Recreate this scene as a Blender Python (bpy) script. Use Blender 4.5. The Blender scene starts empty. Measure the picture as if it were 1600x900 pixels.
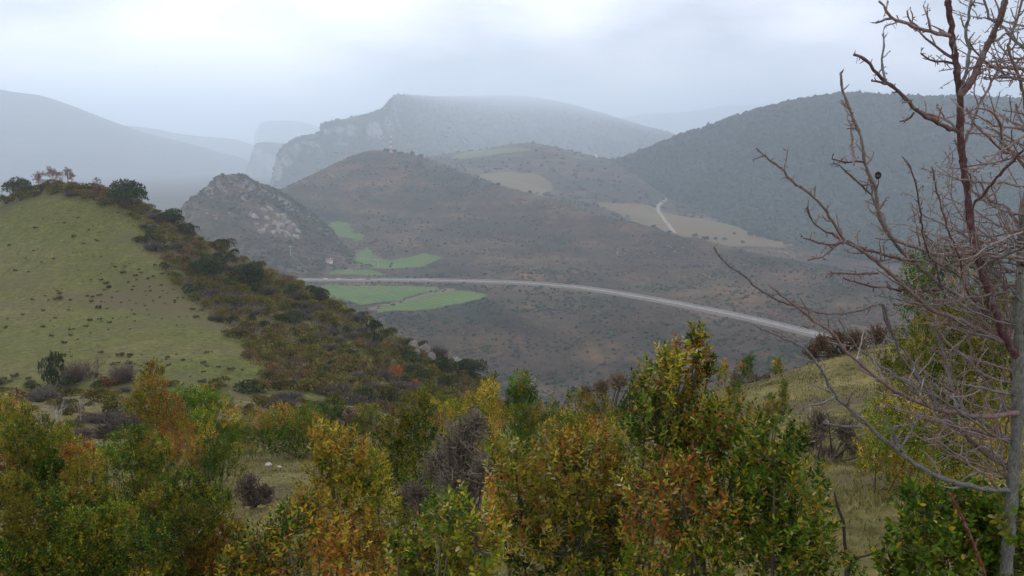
import bpy, math, random
import numpy as np
from mathutils import Vector, Matrix
from mathutils.bvhtree import BVHTree

R = math.radians
sc = bpy.context.scene
col = sc.collection

# ------------------------------------------------------------------ camera
F = 1333.0                      # focal length in photo pixels (1600 wide)
PITCH = math.atan((450 - 240) / F)
cam_d = bpy.data.cameras.new('camera')
cam_d.sensor_width = 36.0
cam_d.lens = 36.0 * F / 1600.0
cam_d.clip_start = 0.05
cam_d.clip_end = 60000
cam = bpy.data.objects.new('camera', cam_d)
col.objects.link(cam)
cam.location = (0, 0, 0)
cam.rotation_euler = (math.pi / 2 - PITCH, 0, 0)
sc.camera = cam

# ------------------------------------------------------------------ sky and sun (overcast)
SUN_EL, SUN_AZ = 33.0, -20.0     # azimuth measured from +Y towards +X
w = bpy.data.worlds.new('World')
sc.world = w
w.use_nodes = True
nt = w.node_tree
nt.nodes.clear()
wo = nt.nodes.new('ShaderNodeOutputWorld')
bg = nt.nodes.new('ShaderNodeBackground')
sky = nt.nodes.new('ShaderNodeTexSky')
sky.sky_type = 'NISHITA'
sky.sun_disc = False
sky.sun_elevation = R(SUN_EL)
sky.sun_rotation = R(SUN_AZ)
sky.altitude = 600
sky.air_density = 1.0
sky.dust_density = 3.0
tc = nt.nodes.new('ShaderNodeTexCoord')
mp = nt.nodes.new('ShaderNodeMapping')
mp.inputs['Scale'].default_value = (1.0, 1.0, 2.6)
nz = nt.nodes.new('ShaderNodeTexNoise')
nz.inputs['Scale'].default_value = 2.8
nz.inputs['Detail'].default_value = 6
nz.inputs['Roughness'].default_value = 0.5
rp = nt.nodes.new('ShaderNodeValToRGB')
rp.color_ramp.elements[0].position = 0.36
rp.color_ramp.elements[0].color = (4.6, 4.9, 5.9, 1)
rp.color_ramp.elements[1].position = 0.62
rp.color_ramp.elements[1].color = (24.5, 22.8, 23.2, 1)
mx = nt.nodes.new('ShaderNodeMix')
mx.data_type = 'RGBA'
mx.inputs[0].default_value = 0.86            # overcast: the cloud deck hides most of the blue
nt.links.new(tc.outputs['Generated'], mp.inputs[0])
nt.links.new(mp.outputs[0], nz.inputs['Vector'])
nt.links.new(nz.outputs['Fac'], rp.inputs[0])
nt.links.new(sky.outputs[0], mx.inputs[6])
nt.links.new(rp.outputs[0], mx.inputs[7])
nt.links.new(mx.outputs[2], bg.inputs['Color'])
bg.inputs['Strength'].default_value = 0.094
nt.links.new(bg.outputs[0], wo.inputs[0])

sun_d = bpy.data.lights.new('sun', 'SUN')
sun_d.energy = 1.4
sun_d.angle = R(30)
sun_d.color = (1.0, 0.96, 0.90)
sun = bpy.data.objects.new('sun', sun_d)
col.objects.link(sun)
sdir = Vector((math.sin(R(SUN_AZ)) * math.cos(R(SUN_EL)), math.cos(R(SUN_AZ)) * math.cos(R(SUN_EL)), math.sin(R(SUN_EL))))
sun.rotation_euler = (-sdir).to_track_quat('-Z', 'Y').to_euler()
sun.location = (0, 0, 60)

sc.view_settings.view_transform = 'Standard'
sc.view_settings.look = 'None'
sc.view_settings.gamma = 1.0
sc.view_settings.exposure = 0.0
sc.view_settings.use_curve_mapping = False
sc.render.engine = 'CYCLES'
sc.cycles.use_denoising = True
sc.cycles.max_bounces = 6
sc.cycles.diffuse_bounces = 2
sc.cycles.glossy_bounces = 1
sc.cycles.transmission_bounces = 3
sc.cycles.transparent_max_bounces = 8
sc.cycles.volume_bounces = 3

HAZE_DENSITY = 0.00027
HAZE_COLOR = (0.745, 0.872, 1.0, 1)

# ------------------------------------------------------------------ helpers
rng = np.random.default_rng(7)
random.seed(7)

def P(u, v, d):
    """point seen at photo pixel (u, v), d metres ahead of the camera (along world Y)"""
    cx = (u - 800.0) / F
    cy = (450.0 - v) / F
    s, c = math.sin(PITCH), math.cos(PITCH)
    y = c + cy * s
    z = -s + cy * c
    k = d / y
    return np.array([cx * k, d, z * k])

def hash2(ix, iy, seed):
    h = (ix.astype(np.int64) * 374761393 + iy.astype(np.int64) * 668265263 + seed * 1442695041) & 0xFFFFFFFF
    h = ((h ^ (h >> 13)) * 1274126177) & 0xFFFFFFFF
    h = h ^ (h >> 16)
    return (h & 0xFFFFFF) / float(0xFFFFFF)

def vnoise(x, y, seed=0):
    ix = np.floor(x); iy = np.floor(y)
    fx = x - ix; fy = y - iy
    fx = fx * fx * fx * (fx * (fx * 6 - 15) + 10)
    fy = fy * fy * fy * (fy * (fy * 6 - 15) + 10)
    a = hash2(ix, iy, seed); b = hash2(ix + 1, iy, seed)
    c = hash2(ix, iy + 1, seed); d = hash2(ix + 1, iy + 1, seed)
    return ((a * (1 - fx) + b * fx) * (1 - fy) + (c * (1 - fx) + d * fx) * fy) * 2 - 1

def fbm(x, y, octaves=5, seed=0, gain=0.5, ridged=False):
    t = np.zeros_like(x, dtype=float); a = 1.0; n = 0
    for o in range(octaves):
        v = vnoise(x * 2 ** o + 17.3 * o, y * 2 ** o - 9.1 * o, seed + o)
        if ridged: v = 1 - 2 * np.abs(v)
        t += a * v; n += a; a *= gain
    return t / n

def pchip(xs, ys, xq):
    """monotone cubic interpolation, ys may be (n,) or (n, k)"""
    xs = np.asarray(xs, float); ys = np.asarray(ys, float); xq = np.asarray(xq, float)
    one = ys.ndim == 1
    if one: ys = ys[:, None]
    h = np.diff(xs)[:, None]
    dl = np.diff(ys, axis=0) / h
    m = np.zeros_like(ys)
    if len(xs) > 2:
        w1 = 2 * h[1:] + h[:-1]; w2 = h[1:] + 2 * h[:-1]
        same = (dl[:-1] * dl[1:]) > 0
        with np.errstate(divide='ignore', invalid='ignore'):
            hm = (w1 + w2) / (w1 / dl[:-1] + w2 / dl[1:])
        m[1:-1] = np.where(same, np.nan_to_num(hm), 0)
    m[0] = dl[0]; m[-1] = dl[-1]
    i = np.clip(np.searchsorted(xs, xq) - 1, 0, len(xs) - 2)
    t = ((xq - xs[i]) / (xs[i + 1] - xs[i]))[:, None]
    t = np.clip(t, 0, 1)
    hh = h[i]
    r = (2 * t**3 - 3 * t**2 + 1) * ys[i] + (t**3 - 2 * t**2 + t) * hh * m[i] + (-2 * t**3 + 3 * t**2) * ys[i + 1] + (t**3 - t**2) * hh * m[i + 1]
    return r[:, 0] if one else r

def np_mesh(name, verts, faces, fcol=None, smooth=False, colname='tone'):
    """faces: (n, k) int array, or list of such arrays; fcol: (n, 3) colour per face"""
    if not isinstance(faces, (list, tuple)): faces = [faces]
    faces = [f for f in faces if len(f)]
    me = bpy.data.meshes.new(name)
    verts = np.asarray(verts, np.float32)
    nf = sum(len(f) for f in faces)
    loops = np.concatenate([f.ravel() for f in faces]).astype(np.int32)
    counts = np.concatenate([np.full(len(f), f.shape[1], np.int32) for f in faces])
    starts = np.concatenate([[0], np.cumsum(counts)[:-1]]).astype(np.int32)
    me.vertices.add(len(verts)); me.vertices.foreach_set('co', verts.ravel())
    me.loops.add(len(loops)); me.loops.foreach_set('vertex_index', loops)
    me.polygons.add(nf); me.polygons.foreach_set('loop_start', starts)
    me.update(calc_edges=True)
    if smooth: me.polygons.foreach_set('use_smooth', np.ones(nf, bool))
    if fcol is not None:
        a = me.attributes.new(colname, 'FLOAT_COLOR', 'FACE')
        c = np.ones((nf, 4), np.float32); c[:, :3] = fcol
        a.data.foreach_set('color', c.ravel())
    me.validate()
    return me

def add(name, me, mat=None, parent=None, loc=None):
    o = bpy.data.objects.new(name, me)
    col.objects.link(o)
    if mat is not None and me is not None and not me.materials: me.materials.append(mat)
    if parent is not None: o.parent = parent
    if loc is not None: o.location = loc
    return o

def empty(name, loc=(0, 0, 0), rz=0.0):
    o = bpy.data.objects.new(name, None)
    o.empty_display_size = 0.2
    col.objects.link(o)
    o.location = loc
    o.rotation_euler = (0, 0, rz)
    return o

def tag(o, label=None, cat=None, group=None, kind=None):
    if label: o['label'] = label
    if cat: o['category'] = cat
    if group: o['group'] = group
    if kind: o['kind'] = kind
    return o

def copy_tree(src, loc, rz=0.0, s=(1, 1, 1)):
    r = src.copy(); col.objects.link(r)
    r.location = loc; r.rotation_euler = (0, 0, rz); r.scale = s
    for ch in src.children:
        c = ch.copy(); col.objects.link(c); c.parent = r
        for g in ch.children:
            k = g.copy(); col.objects.link(k); k.parent = c
    return r

# ------------------------------------------------------------------ materials
class NT:
    def __init__(s, name):
        s.m = bpy.data.materials.new(name); s.m.use_nodes = True
        s.t = s.m.node_tree; s.t.nodes.clear()
        s.out = s.t.nodes.new('ShaderNodeOutputMaterial')
    def n(s, typ, **kw):
        x = s.t.nodes.new('ShaderNode' + typ)
        for k, v in kw.items(): setattr(x, k, v)
        return x
    def l(s, a, b): s.t.links.new(a, b)
    def noise(s, scale, detail=5, rough=0.55, vec=None, dist=0.0):
        x = s.n('TexNoise')
        x.inputs['Scale'].default_value = scale; x.inputs['Detail'].default_value = detail
        x.inputs['Roughness'].default_value = rough; x.inputs['Distortion'].default_value = dist
        if vec is not None: s.l(vec, x.inputs['Vector'])
        return x.outputs['Fac']
    def ramp(s, fac, stops):
        x = s.n('ValToRGB'); e = x.color_ramp.elements
        while len(e) < len(stops): e.new(0.5)
        for i, (p, c) in enumerate(stops):
            e[i].position = p; e[i].color = (*c, 1) if len(c) == 3 else c
        s.l(fac, x.inputs[0])
        return x.outputs[0]
    def mix(s, fac, a, b, blend='MIX'):
        x = s.n('Mix', data_type='RGBA', blend_type=blend)
        if isinstance(fac, (int, float)): x.inputs[0].default_value = fac
        else: s.l(fac, x.inputs[0])
        for i, c in ((6, a), (7, b)):
            if isinstance(c, tuple): x.inputs[i].default_value = (*c, 1) if len(c) == 3 else c
            else: s.l(c, x.inputs[i])
        return x.outputs[2]
    def math(s, op, a, b=None, clamp=False):
        x = s.n('Math', operation=op, use_clamp=clamp)
        for i, c in ((0, a), (1, b)):
            if c is None: continue
            if isinstance(c, (int, float)): x.inputs[i].default_value = c
            else: s.l(c, x.inputs[i])
        return x.outputs[0]
    def pos(s): return s.n('NewGeometry').outputs['Position']
    def mapped(s, vec, scale):
        x = s.n('Mapping'); x.inputs['Scale'].default_value = scale; s.l(vec, x.inputs[0]); return x.outputs[0]
    def bsdf(s, color, rough=0.9, bump=None, bump_s=0.3, bump_d=1.0, spec=0.2, trans=None):
        b = s.n('BsdfPrincipled')
        if isinstance(color, tuple): b.inputs['Base Color'].default_value = (*color, 1)
        else: s.l(color, b.inputs['Base Color'])
        if isinstance(rough, (int, float)): b.inputs['Roughness'].default_value = rough
        else: s.l(rough, b.inputs['Roughness'])
        b.inputs['Specular IOR Level'].default_value = spec
        if bump is not None:
            q = s.n('Bump'); q.inputs['Strength'].default_value = bump_s; q.inputs['Distance'].default_value = bump_d
            s.l(bump, q.inputs['Height']); s.l(q.outputs[0], b.inputs['Normal'])
        if trans:
            tr = s.n('BsdfTranslucent'); ms = s.n('MixShader'); ms.inputs[0].default_value = trans
            if isinstance(color, tuple): tr.inputs[0].default_value = (*color, 1)
            else: s.l(color, tr.inputs[0])
            s.l(b.outputs[0], ms.inputs[1]); s.l(tr.outputs[0], ms.inputs[2]); s.l(ms.outputs[0], s.out.inputs[0])
        else:
            s.l(b.outputs[0], s.out.inputs[0])
        return s.m

def scrub_mat(name, stops, big, fine, patch=None, patch_lo=0.5, patch_hi=0.6, rocks=None, bump_d=1.0, mott=1.0, strata=None):
    """hillside ground: large patches of colour, finer mottling, optional bare rock"""
    n = NT(name); p = n.pos()
    c = n.ramp(n.noise(big, 6, 0.62, p), stops)
    fine_n = n.noise(fine, 4, 0.7, p)
    c = n.mix(1.0, c, n.ramp(fine_n, [(0.25, (0.45, 0.45, 0.45)), (0.75, (1.5, 1.5, 1.5))]), 'MULTIPLY')
    mid_n = n.noise(fine * 0.28, 5, 0.65, n.mapped(p, (1, 0.6, 2)))
    c = n.mix(1.0, c, n.ramp(mid_n, [(0.32, (1 - .45 * mott, 1 - .42 * mott, 1 - .45 * mott)), (0.5, (0.95, 0.95, 0.95)), (0.68, (1 + .5 * mott, 1 + .4 * mott, 1 + .3 * mott))]), 'MULTIPLY')
    if strata:
        st = n.noise(1.0, 4, 0.6, n.mapped(p, strata))
        c = n.mix(1.0, c, n.ramp(st, [(0.34, (0.62, 0.66, 0.62)), (0.5, (0.95, 0.95, 0.95)), (0.66, (1.55, 1.42, 1.25))]), 'MULTIPLY')
    if patch:
        m = n.ramp(n.noise(big * 0.6, 4, 0.5, n.mapped(p, (1, 1.7, 3))), [(patch_lo, (0, 0, 0)), (patch_hi, (1, 1, 1))])
        c = n.mix(m, c, patch)
    if rocks:
        rc, lo, hi, rs = rocks
        sep = n.n('SeparateXYZ'); n.l(n.n('NewGeometry').outputs['Normal'], sep.inputs[0])
        steep = n.math('SUBTRACT', 1.0, sep.outputs[2])
        rn = n.noise(rs, 5, 0.6, n.mapped(p, (1, 1, 0.5)))
        k = n.math('ADD', steep, n.math('MULTIPLY', n.math('SUBTRACT', rn, 0.5), 1.3))
        m = n.ramp(k, [(lo, (0, 0, 0)), (hi, (1, 1, 1))])
        rcol = n.mix(1.0, rc, n.ramp(n.noise(rs * 4, 4, 0.7, p), [(0.3, (0.45, 0.45, 0.45)), (0.7, (1.3, 1.3, 1.3))]), 'MULTIPLY')
        c = n.mix(m, c, rcol)
    return n.bsdf(c, 0.95, fine_n, 0.6, bump_d, 0.1)

M = {}
M['valley'] = scrub_mat('valley_scrub', [(0.32, (0.022, 0.029, 0.013)), (0.44, (0.045, 0.036, 0.022)), (0.55, (0.070, 0.047, 0.030)), (0.68, (0.062, 0.057, 0.024))], 0.008, 0.13, (0.085, 0.070, 0.030), 0.60, 0.74, bump_d=2.0, strata=(0.010, 0.010, 0.11))
M['knoll'] = scrub_mat('knoll_scrub', [(0.3, (0.05, 0.055, 0.03)), (0.5, (0.09, 0.07, 0.05)), (0.7, (0.10, 0.09, 0.05))], 0.02, 0.2, rocks=((0.23, 0.20, 0.18), 0.44, 0.62, 0.035), bump_d=2.0)
M['cliff'] = scrub_mat('cliff_scrub', [(0.3, (0.025, 0.038, 0.02)), (0.5, (0.05, 0.045, 0.03)), (0.7, (0.07, 0.065, 0.035))], 0.006, 0.08, rocks=((0.26, 0.24, 0.22), 0.5, 0.7, 0.015), bump_d=3.0)
M['forest'] = scrub_mat('forest_ground', [(0.3, (0.014, 0.024, 0.014)), (0.5, (0.022, 0.030, 0.017)), (0.72, (0.050, 0.036, 0.024))], 0.005, 0.09, bump_d=3.0, strata=(0.006, 0.006, 0.02))
M['far'] = scrub_mat('far_mountain', [(0.3, (0.04, 0.05, 0.03)), (0.5, (0.06, 0.06, 0.04)), (0.7, (0.09, 0.08, 0.055))], 0.005, 0.05, rocks=((0.25, 0.24, 0.22), 0.62, 0.8, 0.01), bump_d=3.0)
M['hill'] = scrub_mat('hill_grass', [(0.3, (0.070, 0.088, 0.018)), (0.5, (0.094, 0.100, 0.025)), (0.7, (0.114, 0.104, 0.040))], 0.05, 1.6, (0.092, 0.079, 0.040), 0.47, 0.64, bump_d=0.12, mott=0.35)
M['slope'] = scrub_mat('slope_turf', [(0.3, (0.075, 0.068, 0.022)), (0.5, (0.125, 0.112, 0.040)), (0.7, (0.17, 0.145, 0.065))], 0.35, 5.0, (0.09, 0.07, 0.04), 0.55, 0.66, bump_d=0.06, mott=0.6)

# ------------------------------------------------------------------ terrain
def loft(name, rows, u0, u1, nu, nt_, mat, amp=0.0, freq=0.01, ridged=False, seed=0, amp2=0.0, freq2=0.05, post=None, far=1.0):
    """terrain sheet through feature lines; every line is a list of (photo column, distance, photo row) or (column, distance, None, z)"""
    us = np.linspace(u0, u1, nu)
    lines = []
    for row in rows:
        pts = []
        for r in row:
            dd = r[1] * far
            p = P(r[0], r[2], dd) if r[2] is not None else np.array([(r[0] - 800.0) / F * dd, dd, r[3] * max(far, 1.0)])
            pts.append((r[0], *p))
        a = np.array(pts)
        y = pchip(a[:, 0], a[:, 2], us); z = pchip(a[:, 0], a[:, 3], us)
        x = pchip(a[:, 0], a[:, 1] / a[:, 2], us) * y
        # keep the ends open beyond the given columns
        x = np.where((us < a[0, 0]), (us - 800) / F * y, np.where(us > a[-1, 0], (us - 800) / F * y, x))
        lines.append(np.stack([x, y, z], 1))
    L = np.stack(lines, 0)                     # rows, nu, 3
    k = len(rows)
    # more sheet rows where the lines are given closer together on the picture
    t = np.linspace(0, k - 1, nt_)
    G = pchip(np.arange(k), L.reshape(k, -1), t).reshape(nt_, nu, 3)
    if amp:
        n = fbm(G[..., 0] * freq, G[..., 1] * freq, 6, seed, 0.5, ridged)
        G[..., 2] += amp * n
    if amp2:
        n = fbm(G[..., 0] * freq2 + G[..., 2] * freq2, G[..., 2] * freq2 * 0.6 + 3.1, 4, seed + 50, 0.55, True)
        G[..., 1] += amp2 * n
        G[..., 2] += amp2 * 0.35 * fbm(G[..., 0] * freq2, G[..., 1] * freq2, 4, seed + 90)
    if post is not None: post(G)
    idx = np.arange(nt_ * nu).reshape(nt_, nu)
    f = np.stack([idx[:-1, :-1], idx[:-1, 1:], idx[1:, 1:], idx[1:, :-1]], -1).reshape(-1, 4)
    me = np_mesh(name, G.reshape(-1, 3), f, smooth=True)
    o = add(name, me, mat)
    tag(o, kind='structure')
    bv = BVHTree.FromPolygons([tuple(v) for v in G.reshape(-1, 3)], [tuple(q) for q in f])
    return o, bv, G

def back(row, dd, dz):
    out = []
    for r in row:
        p = P(r[0], r[2], r[1])
        out.append((r[0], r[1] + dd, None, p[2] + dz))
    return out

# the land far below, reaching the horizon
gp = np.array([(-14000, -600, -420), (14000, -600, -420), (14000, 18000, -420), (-14000, 18000, -420)], float)
ground = tag(add('ground', np_mesh('ground', gp, np.array([[0, 1, 2, 3]])), M['valley']), kind='structure')

# valley floor, spur and plateau
v_gully = [(-600, 560, None, -150), (300, 560, None, -152), (700, 555, None, -152), (900, 545, None, -150), (1100, 500, None, -142), (1300, 430, None, -132), (1500, 360, None, -126), (1800, 290, None, -120), (2200, 260, None, -118)]
v_near = [(u, d * 0.55, None, -165) for (u, d, _, z) in v_gully]
v_low = [(-600, 690, None, -132), (300, 690, None, -131), (510, 690, 490), (650, 690, 490), (720, 700, 485), (850, 690, 488), (1000, 640, 500), (1130, 590, 520), (1260, 530, 552), (1500, 440, 620), (1800, 350, None, -122), (2200, 320, None, -120)]
v_road = [(-600, 880, None, -125), (0, 880, None, -125), (300, 870, None, -125), (505, 850, 436), (650, 845, 437), (750, 835, 439), (850, 815, 443), (920, 787, 451), (1000, 747, 463), (1130, 675, 488), (1260, 605, 517), (1500, 500, 585), (1800, 420, None, -125), (2200, 390, None, -125)]
v_foot = [(-600, 950, None, -120), (300, 930, None, -121), (505, 905, 425), (600, 930, 418), (700, 960, 405), (850, 930, 408), (1000, 865, 425), (1130, 790, 448), (1260, 715, 475), (1500, 590, 530), (1800, 500, None, -105), (2200, 470, None, -100)]
v_mid = [(-600, 1150, None, -110), (300, 1100, None, -110), (430, 1100, 370), (520, 1120, 352), (600, 1150, 335), (700, 1140, 338), (850, 1080, 355), (1000, 990, 380), (1130, 900, 405), (1260, 815, 432), (1500, 690, 480), (1800, 600, None, -80), (2200, 560, None, -70)]
v_ridge = [(-600, 1300, None, -115), (200, 1280, None, -115), (330, 1250, 345), (420, 1270, 302), (460, 1300, 284), (500, 1350, 265), (545, 1380, 245), (590, 1400, 235), (640, 1390, 242), (700, 1350, 264), (780, 1250, 290), (850, 1190, 308), (950, 1090, 338), (1080, 990, 372), (1200, 910, 402), (1350, 830, 432), (1600, 740, 475), (1900, 680, 530), (2200, 650, 580)]
v_dip = back(v_ridge[2:], 140, -22); v_dip = [(-600, 1500, None, -120), (200, 1450, None, -120)] + v_dip
v_plat = [(-600, 1700, None, -120), (300, 1700, None, -120), (420, 1700, 322), (520, 1700, 275), (640, 1700, 252), (700, 1680, 262), (780, 1600, 280), (900, 1480, 308), (1080, 1330, 350), (1250, 1230, 385), (1500, 1150, 410), (1900, 1100, 440), (2200, 1100, 470)]
v_plat2 = [(-600, 2100, None, -115), (300, 2100, None, -115), (450, 2000, None, -95), (600, 2000, 256), (680, 2000, 243), (760, 2000, 234), (830, 2000, 224), (900, 2000, 236), (960, 1900, 252), (1060, 1750, 310), (1250, 1600, 345), (1500, 1500, 365), (1900, 1450, 380), (2200, 1450, 400)]
v_far = [(u, 3200, None, -110) for u in (-600, 400, 1000, 2200)]
v_end = [(u, 9000, None, -130) for u in (-600, 400, 1000, 2200)]

ROAD_PX = [(380, 862, 435.5), (440, 857, 435.6), (505, 850, 436), (580, 847, 436.4), (650, 843, 437), (700, 839, 437.8), (750, 833, 439), (800, 825, 440.8), (850, 812, 443.6), (900, 795, 448), (950, 771, 455), (1000, 744, 463), (1060, 711, 474), (1130, 673, 488), (1200, 635, 503), (1260, 604, 517), (1330, 570, 536), (1420, 530, 565), (1500, 498, 594)]
RP = np.array([P(u, v, d) for (u, d, v) in ROAD_PX])
tt = np.r_[0, np.cumsum(np.linalg.norm(np.diff(RP, axis=0), axis=1))]
ROAD_LEN = tt[-1]
def catmull(ts):
    i = np.clip(np.searchsorted(tt, ts) - 1, 0, len(tt) - 2)
    g = np.gradient(RP, tt, axis=0)
    h = (tt[i + 1] - tt[i])[:, None]; s = ((ts - tt[i])[:, None]) / h
    return (2*s**3-3*s**2+1)*RP[i] + (s**3-2*s**2+s)*h*g[i] + (-2*s**3+3*s**2)*RP[i+1] + (s**3-s**2)*h*g[i+1]
ROAD = catmull(np.linspace(0, ROAD_LEN, 260))
ROAD[:, 2] = np.convolve(np.pad(ROAD[:, 2], 20, mode='edge'), np.ones(41) / 41, 'valid')
def flatten_road(G):
    sh = G.shape; Q = G.reshape(-1, 3)
    near = np.where((Q[:, 1] > 450) & (Q[:, 1] < 930) & (np.abs(Q[:, 0]) < 420))[0]
    D = np.hypot(Q[near, None, 0] - ROAD[None, :, 0], Q[near, None, 1] - ROAD[None, :, 1])
    j = D.argmin(1); d = D.min(1)
    k = np.clip((d - 11) / 22.0, 0, 1); k = k * k * (3 - 2 * k)
    Q[near, 2] = (ROAD[j, 2] - 1.2) * (1 - k) + Q[near, 2] * k
valley, bv_valley, G_valley = loft('terrain_valley', [v_near, v_gully, v_low, v_road, v_foot, v_mid, v_ridge, v_dip, v_plat, v_plat2, v_far, v_end], -600, 2200, 380, 270, M['valley'], amp=5.0, freq=0.009, seed=3, amp2=3.0, freq2=0.02, post=flatten_road)

# rocky knoll in the middle distance
k_top = [(230, 960, 385), (268, 960, 352), (287, 960, 322), (300, 960, 309), (320, 960, 294), (336, 960, 279), (352, 960, 272), (372, 960, 272), (400, 970, 283), (430, 985, 297), (470, 1000, 322), (500, 1010, 346), (540, 1030, 388), (600, 1060, 418)]
knoll, bv_knoll, G_knoll = loft('terrain_knoll', [
    [(230, 840, None, -150), (600, 900, None, -150)],
    [(230, 860, 420), (290, 865, 415), (350, 875, 425), (450, 885, 428), (540, 905, 424), (600, 930, 424)],
    [(230, 905, 392), (285, 905, 362), (320, 905, 352), (400, 920, 355), (460, 935, 366), (520, 955, 398), (600, 980, 416)],
    [(230, 940, 390), (276, 940, 350), (310, 940, 318), (350, 945, 300), (400, 955, 305), (460, 975, 336), (520, 1000, 380), (600, 1030, 416)],
    k_top, back(k_top, 50, -14), back(k_top, 200, -110)],
    230, 600, 150, 140, M['knoll'], amp=2.2, freq=0.03, seed=11, amp2=6.0, freq2=0.03)

# cliff mountain whose long back runs up into the murk
c_top = [(414, 1850, 305), (424, 1850, 292), (429, 1850, 254), (436, 1852, 236), (446, 1856, 226), (470, 1870, 214), (498, 1890, 210), (503, 1900, 197), (520, 1925, 191), (545, 1960, 185), (580, 2000, 177), (598, 2050, 172), (607, 2100, 164), (622, 2250, 158), (700, 2700, 172), (800, 2900, 182), (900, 2900, 190), (1000, 2700, 208), (1080, 2600, 225), (1150, 2500, 245)]
c_crest = [(414, 1950, 305), (424, 1950, 292), (432, 1950, 256), (446, 1956, 230), (498, 2000, 212), (545, 2100, 187), (598, 2300, 174), (616, 3200, 158), (640, 6000, 153), (700, 7400, 151), (790, 7600, 150), (860, 7000, 157), (940, 5600, 177), (1010, 4200, 198), (1060, 3000, 212), (1100, 2900, 228), (1150, 2800, 250)]
cliff, bv_cliff, G_cliff = loft('terrain_cliff_mountain', [
    [(414, 1600, None, -140), (600, 1650, None, -80), (1150, 2000, None, -60)],
    [(414, 1720, 318), (450, 1720, 300), (520, 1740, 285), (600, 1850, 262), (750, 2050, 248), (900, 2200, 248), (1080, 2250, 262), (1150, 2250, 275)],
    [(414, 1830, 312), (426, 1830, 290), (450, 1835, 262), (500, 1850, 245), (600, 1950, 232), (750, 2250, 222), (900, 2450, 222), (1060, 2400, 236), (1150, 2350, 258)],
    c_top, c_crest, back(c_crest, 500, -160)],
    414, 1150, 240, 130, M['cliff'], amp=9, freq=0.004, seed=21, amp2=18, freq2=0.007, far=1.5)

# wooded hill on the other side
f_ridge = [(820, 2250, 275), (900, 2200, 262), (960, 2180, 250), (1000, 2180, 234), (1050, 2180, 215), (1100, 2180, 200), (1150, 2170, 186), (1200, 2160, 174), (1250, 2150, 162), (1300, 2150, 153), (1345, 2150, 150), (1400, 2120, 151), (1450, 2100, 152), (1530, 2080, 154), (1600, 2050, 157), (1800, 2000, 170), (2300, 1900, 240)]
forest_hill, bv_forest, G_forest = loft('terrain_wooded_hill', [
    [(820, 2000, None, -120), (1040, 1850, None, -140), (1200, 1450, None, -140), (2300, 1000, None, -140)],
    [(820, 2050, 290), (900, 2000, 278), (960, 1980, 278), (1000, 2000, 284), (1060, 1960, 297), (1150, 1680, 338), (1250, 1520, 368), (1500, 1400, 392), (2300, 1250, 430)],
    [(820, 2120, 284), (900, 2080, 270), (960, 2090, 262), (1060, 2060, 270), (1150, 1880, 275), (1250, 1820, 280), (1500, 1720, 285), (2300, 1500, 330)],
    f_ridge, back(f_ridge, 300, -40), back(f_ridge, 900, -250)],
    820, 2300, 210, 120, M['forest'], amp=13, freq=0.0035, seed=31, far=0.85)

# pale mountains
g_crest = [(-600, 2150, 125), (-200, 2150, 128), (-60, 2150, 135), (0, 2150, 141), (45, 2150, 147), (75, 2160, 153), (100, 2170, 161), (140, 2200, 176), (165, 2220, 186), (190, 2240, 195), (215, 2270, 204), (245, 2300, 213), (290, 2340, 224), (340, 2400, 236), (385, 2450, 250), (425, 2500, 282), (470, 2550, 310)]
loft('terrain_pale_mountain', [
    [(-600, 1300, None, -150), (470, 1500, None, -150)],
    [(-600, 1500, 345), (0, 1500, 340), (230, 1550, 335), (300, 1600, 335), (470, 1800, 335)],
    [(-600, 1750, 262), (0, 1750, 270), (150, 1780, 278), (230, 1850, 290), (300, 1950, 300), (400, 2100, 305), (470, 2300, 322)],
    g_crest, back(g_crest, 500, -200)], -600, 470, 200, 110, M['far'], amp=9, freq=0.004, seed=41, amp2=10, freq2=0.006, far=2.3)
h_crest = [(60, 3000, 215), (150, 3000, 203), (200, 3000, 196), (235, 3000, 200), (270, 3050, 207), (320, 3100, 213), (365, 3150, 217), (395, 3200, 226), (430, 3250, 240), (520, 3300, 262)]
loft('terrain_distant_ridge', [[(u, 2600, None, -130) for u in (60, 520)], [(60, 2800, 285), (300, 2850, 285), (520, 2900, 300)], h_crest, back(h_crest, 500, -250)], 60, 520, 110, 50, M['far'], amp=8, freq=0.004, seed=51, far=2.5)
j_crest = [(370, 2250, 318), (386, 2250, 262), (394, 2250, 236), (400, 2250, 224), (415, 2260, 222), (440, 2270, 224), (470, 2280, 232)]
loft('terrain_distant_bluff', [[(u, 2100, None, -150) for u in (370, 470)], [(370, 2200, 322), (400, 2200, 300), (470, 2200, 296)], j_crest, back(j_crest, 300, -60), back(j_crest, 400, -250)], 370, 470, 60, 60, M['far'], amp=3, freq=0.01, seed=55, amp2=8, freq2=0.012, far=2.1)
m_crest = [(390, 3500, 262), (400, 3500, 224), (404, 3500, 196), (412, 3500, 191), (440, 3500, 188), (468, 3510, 190), (490, 3520, 196), (510, 3530, 203), (560, 3550, 225)]
loft('terrain_distant_mesa', [[(u, 3200, None, -150) for u in (390, 560)], [(390, 3400, 290), (420, 3400, 250), (560, 3450, 262)], m_crest, back(m_crest, 300, -30), back(m_crest, 600, -300)], 390, 560, 70, 50, M['far'], amp=5, freq=0.005, seed=61, far=2.7)
n_crest = [(900, 3400, 200), (960, 3350, 186), (1020, 3300, 178), (1080, 3200, 174), (1130, 3100, 166), (1180, 3000, 163), (1220, 3000, 160), (1260, 3000, 163), (1330, 3000, 172), (1500, 3000, 190)]
loft('terrain_hazy_ridge', [[(u, 2700, None, -120) for u in (900, 1500)], [(900, 2900, 262), (1050, 2800, 245), (1500, 2800, 250)], n_crest, back(n_crest, 500, -250)], 900, 1500, 120, 50, M['far'], amp=9, freq=0.004, seed=71, far=3.6)

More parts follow.
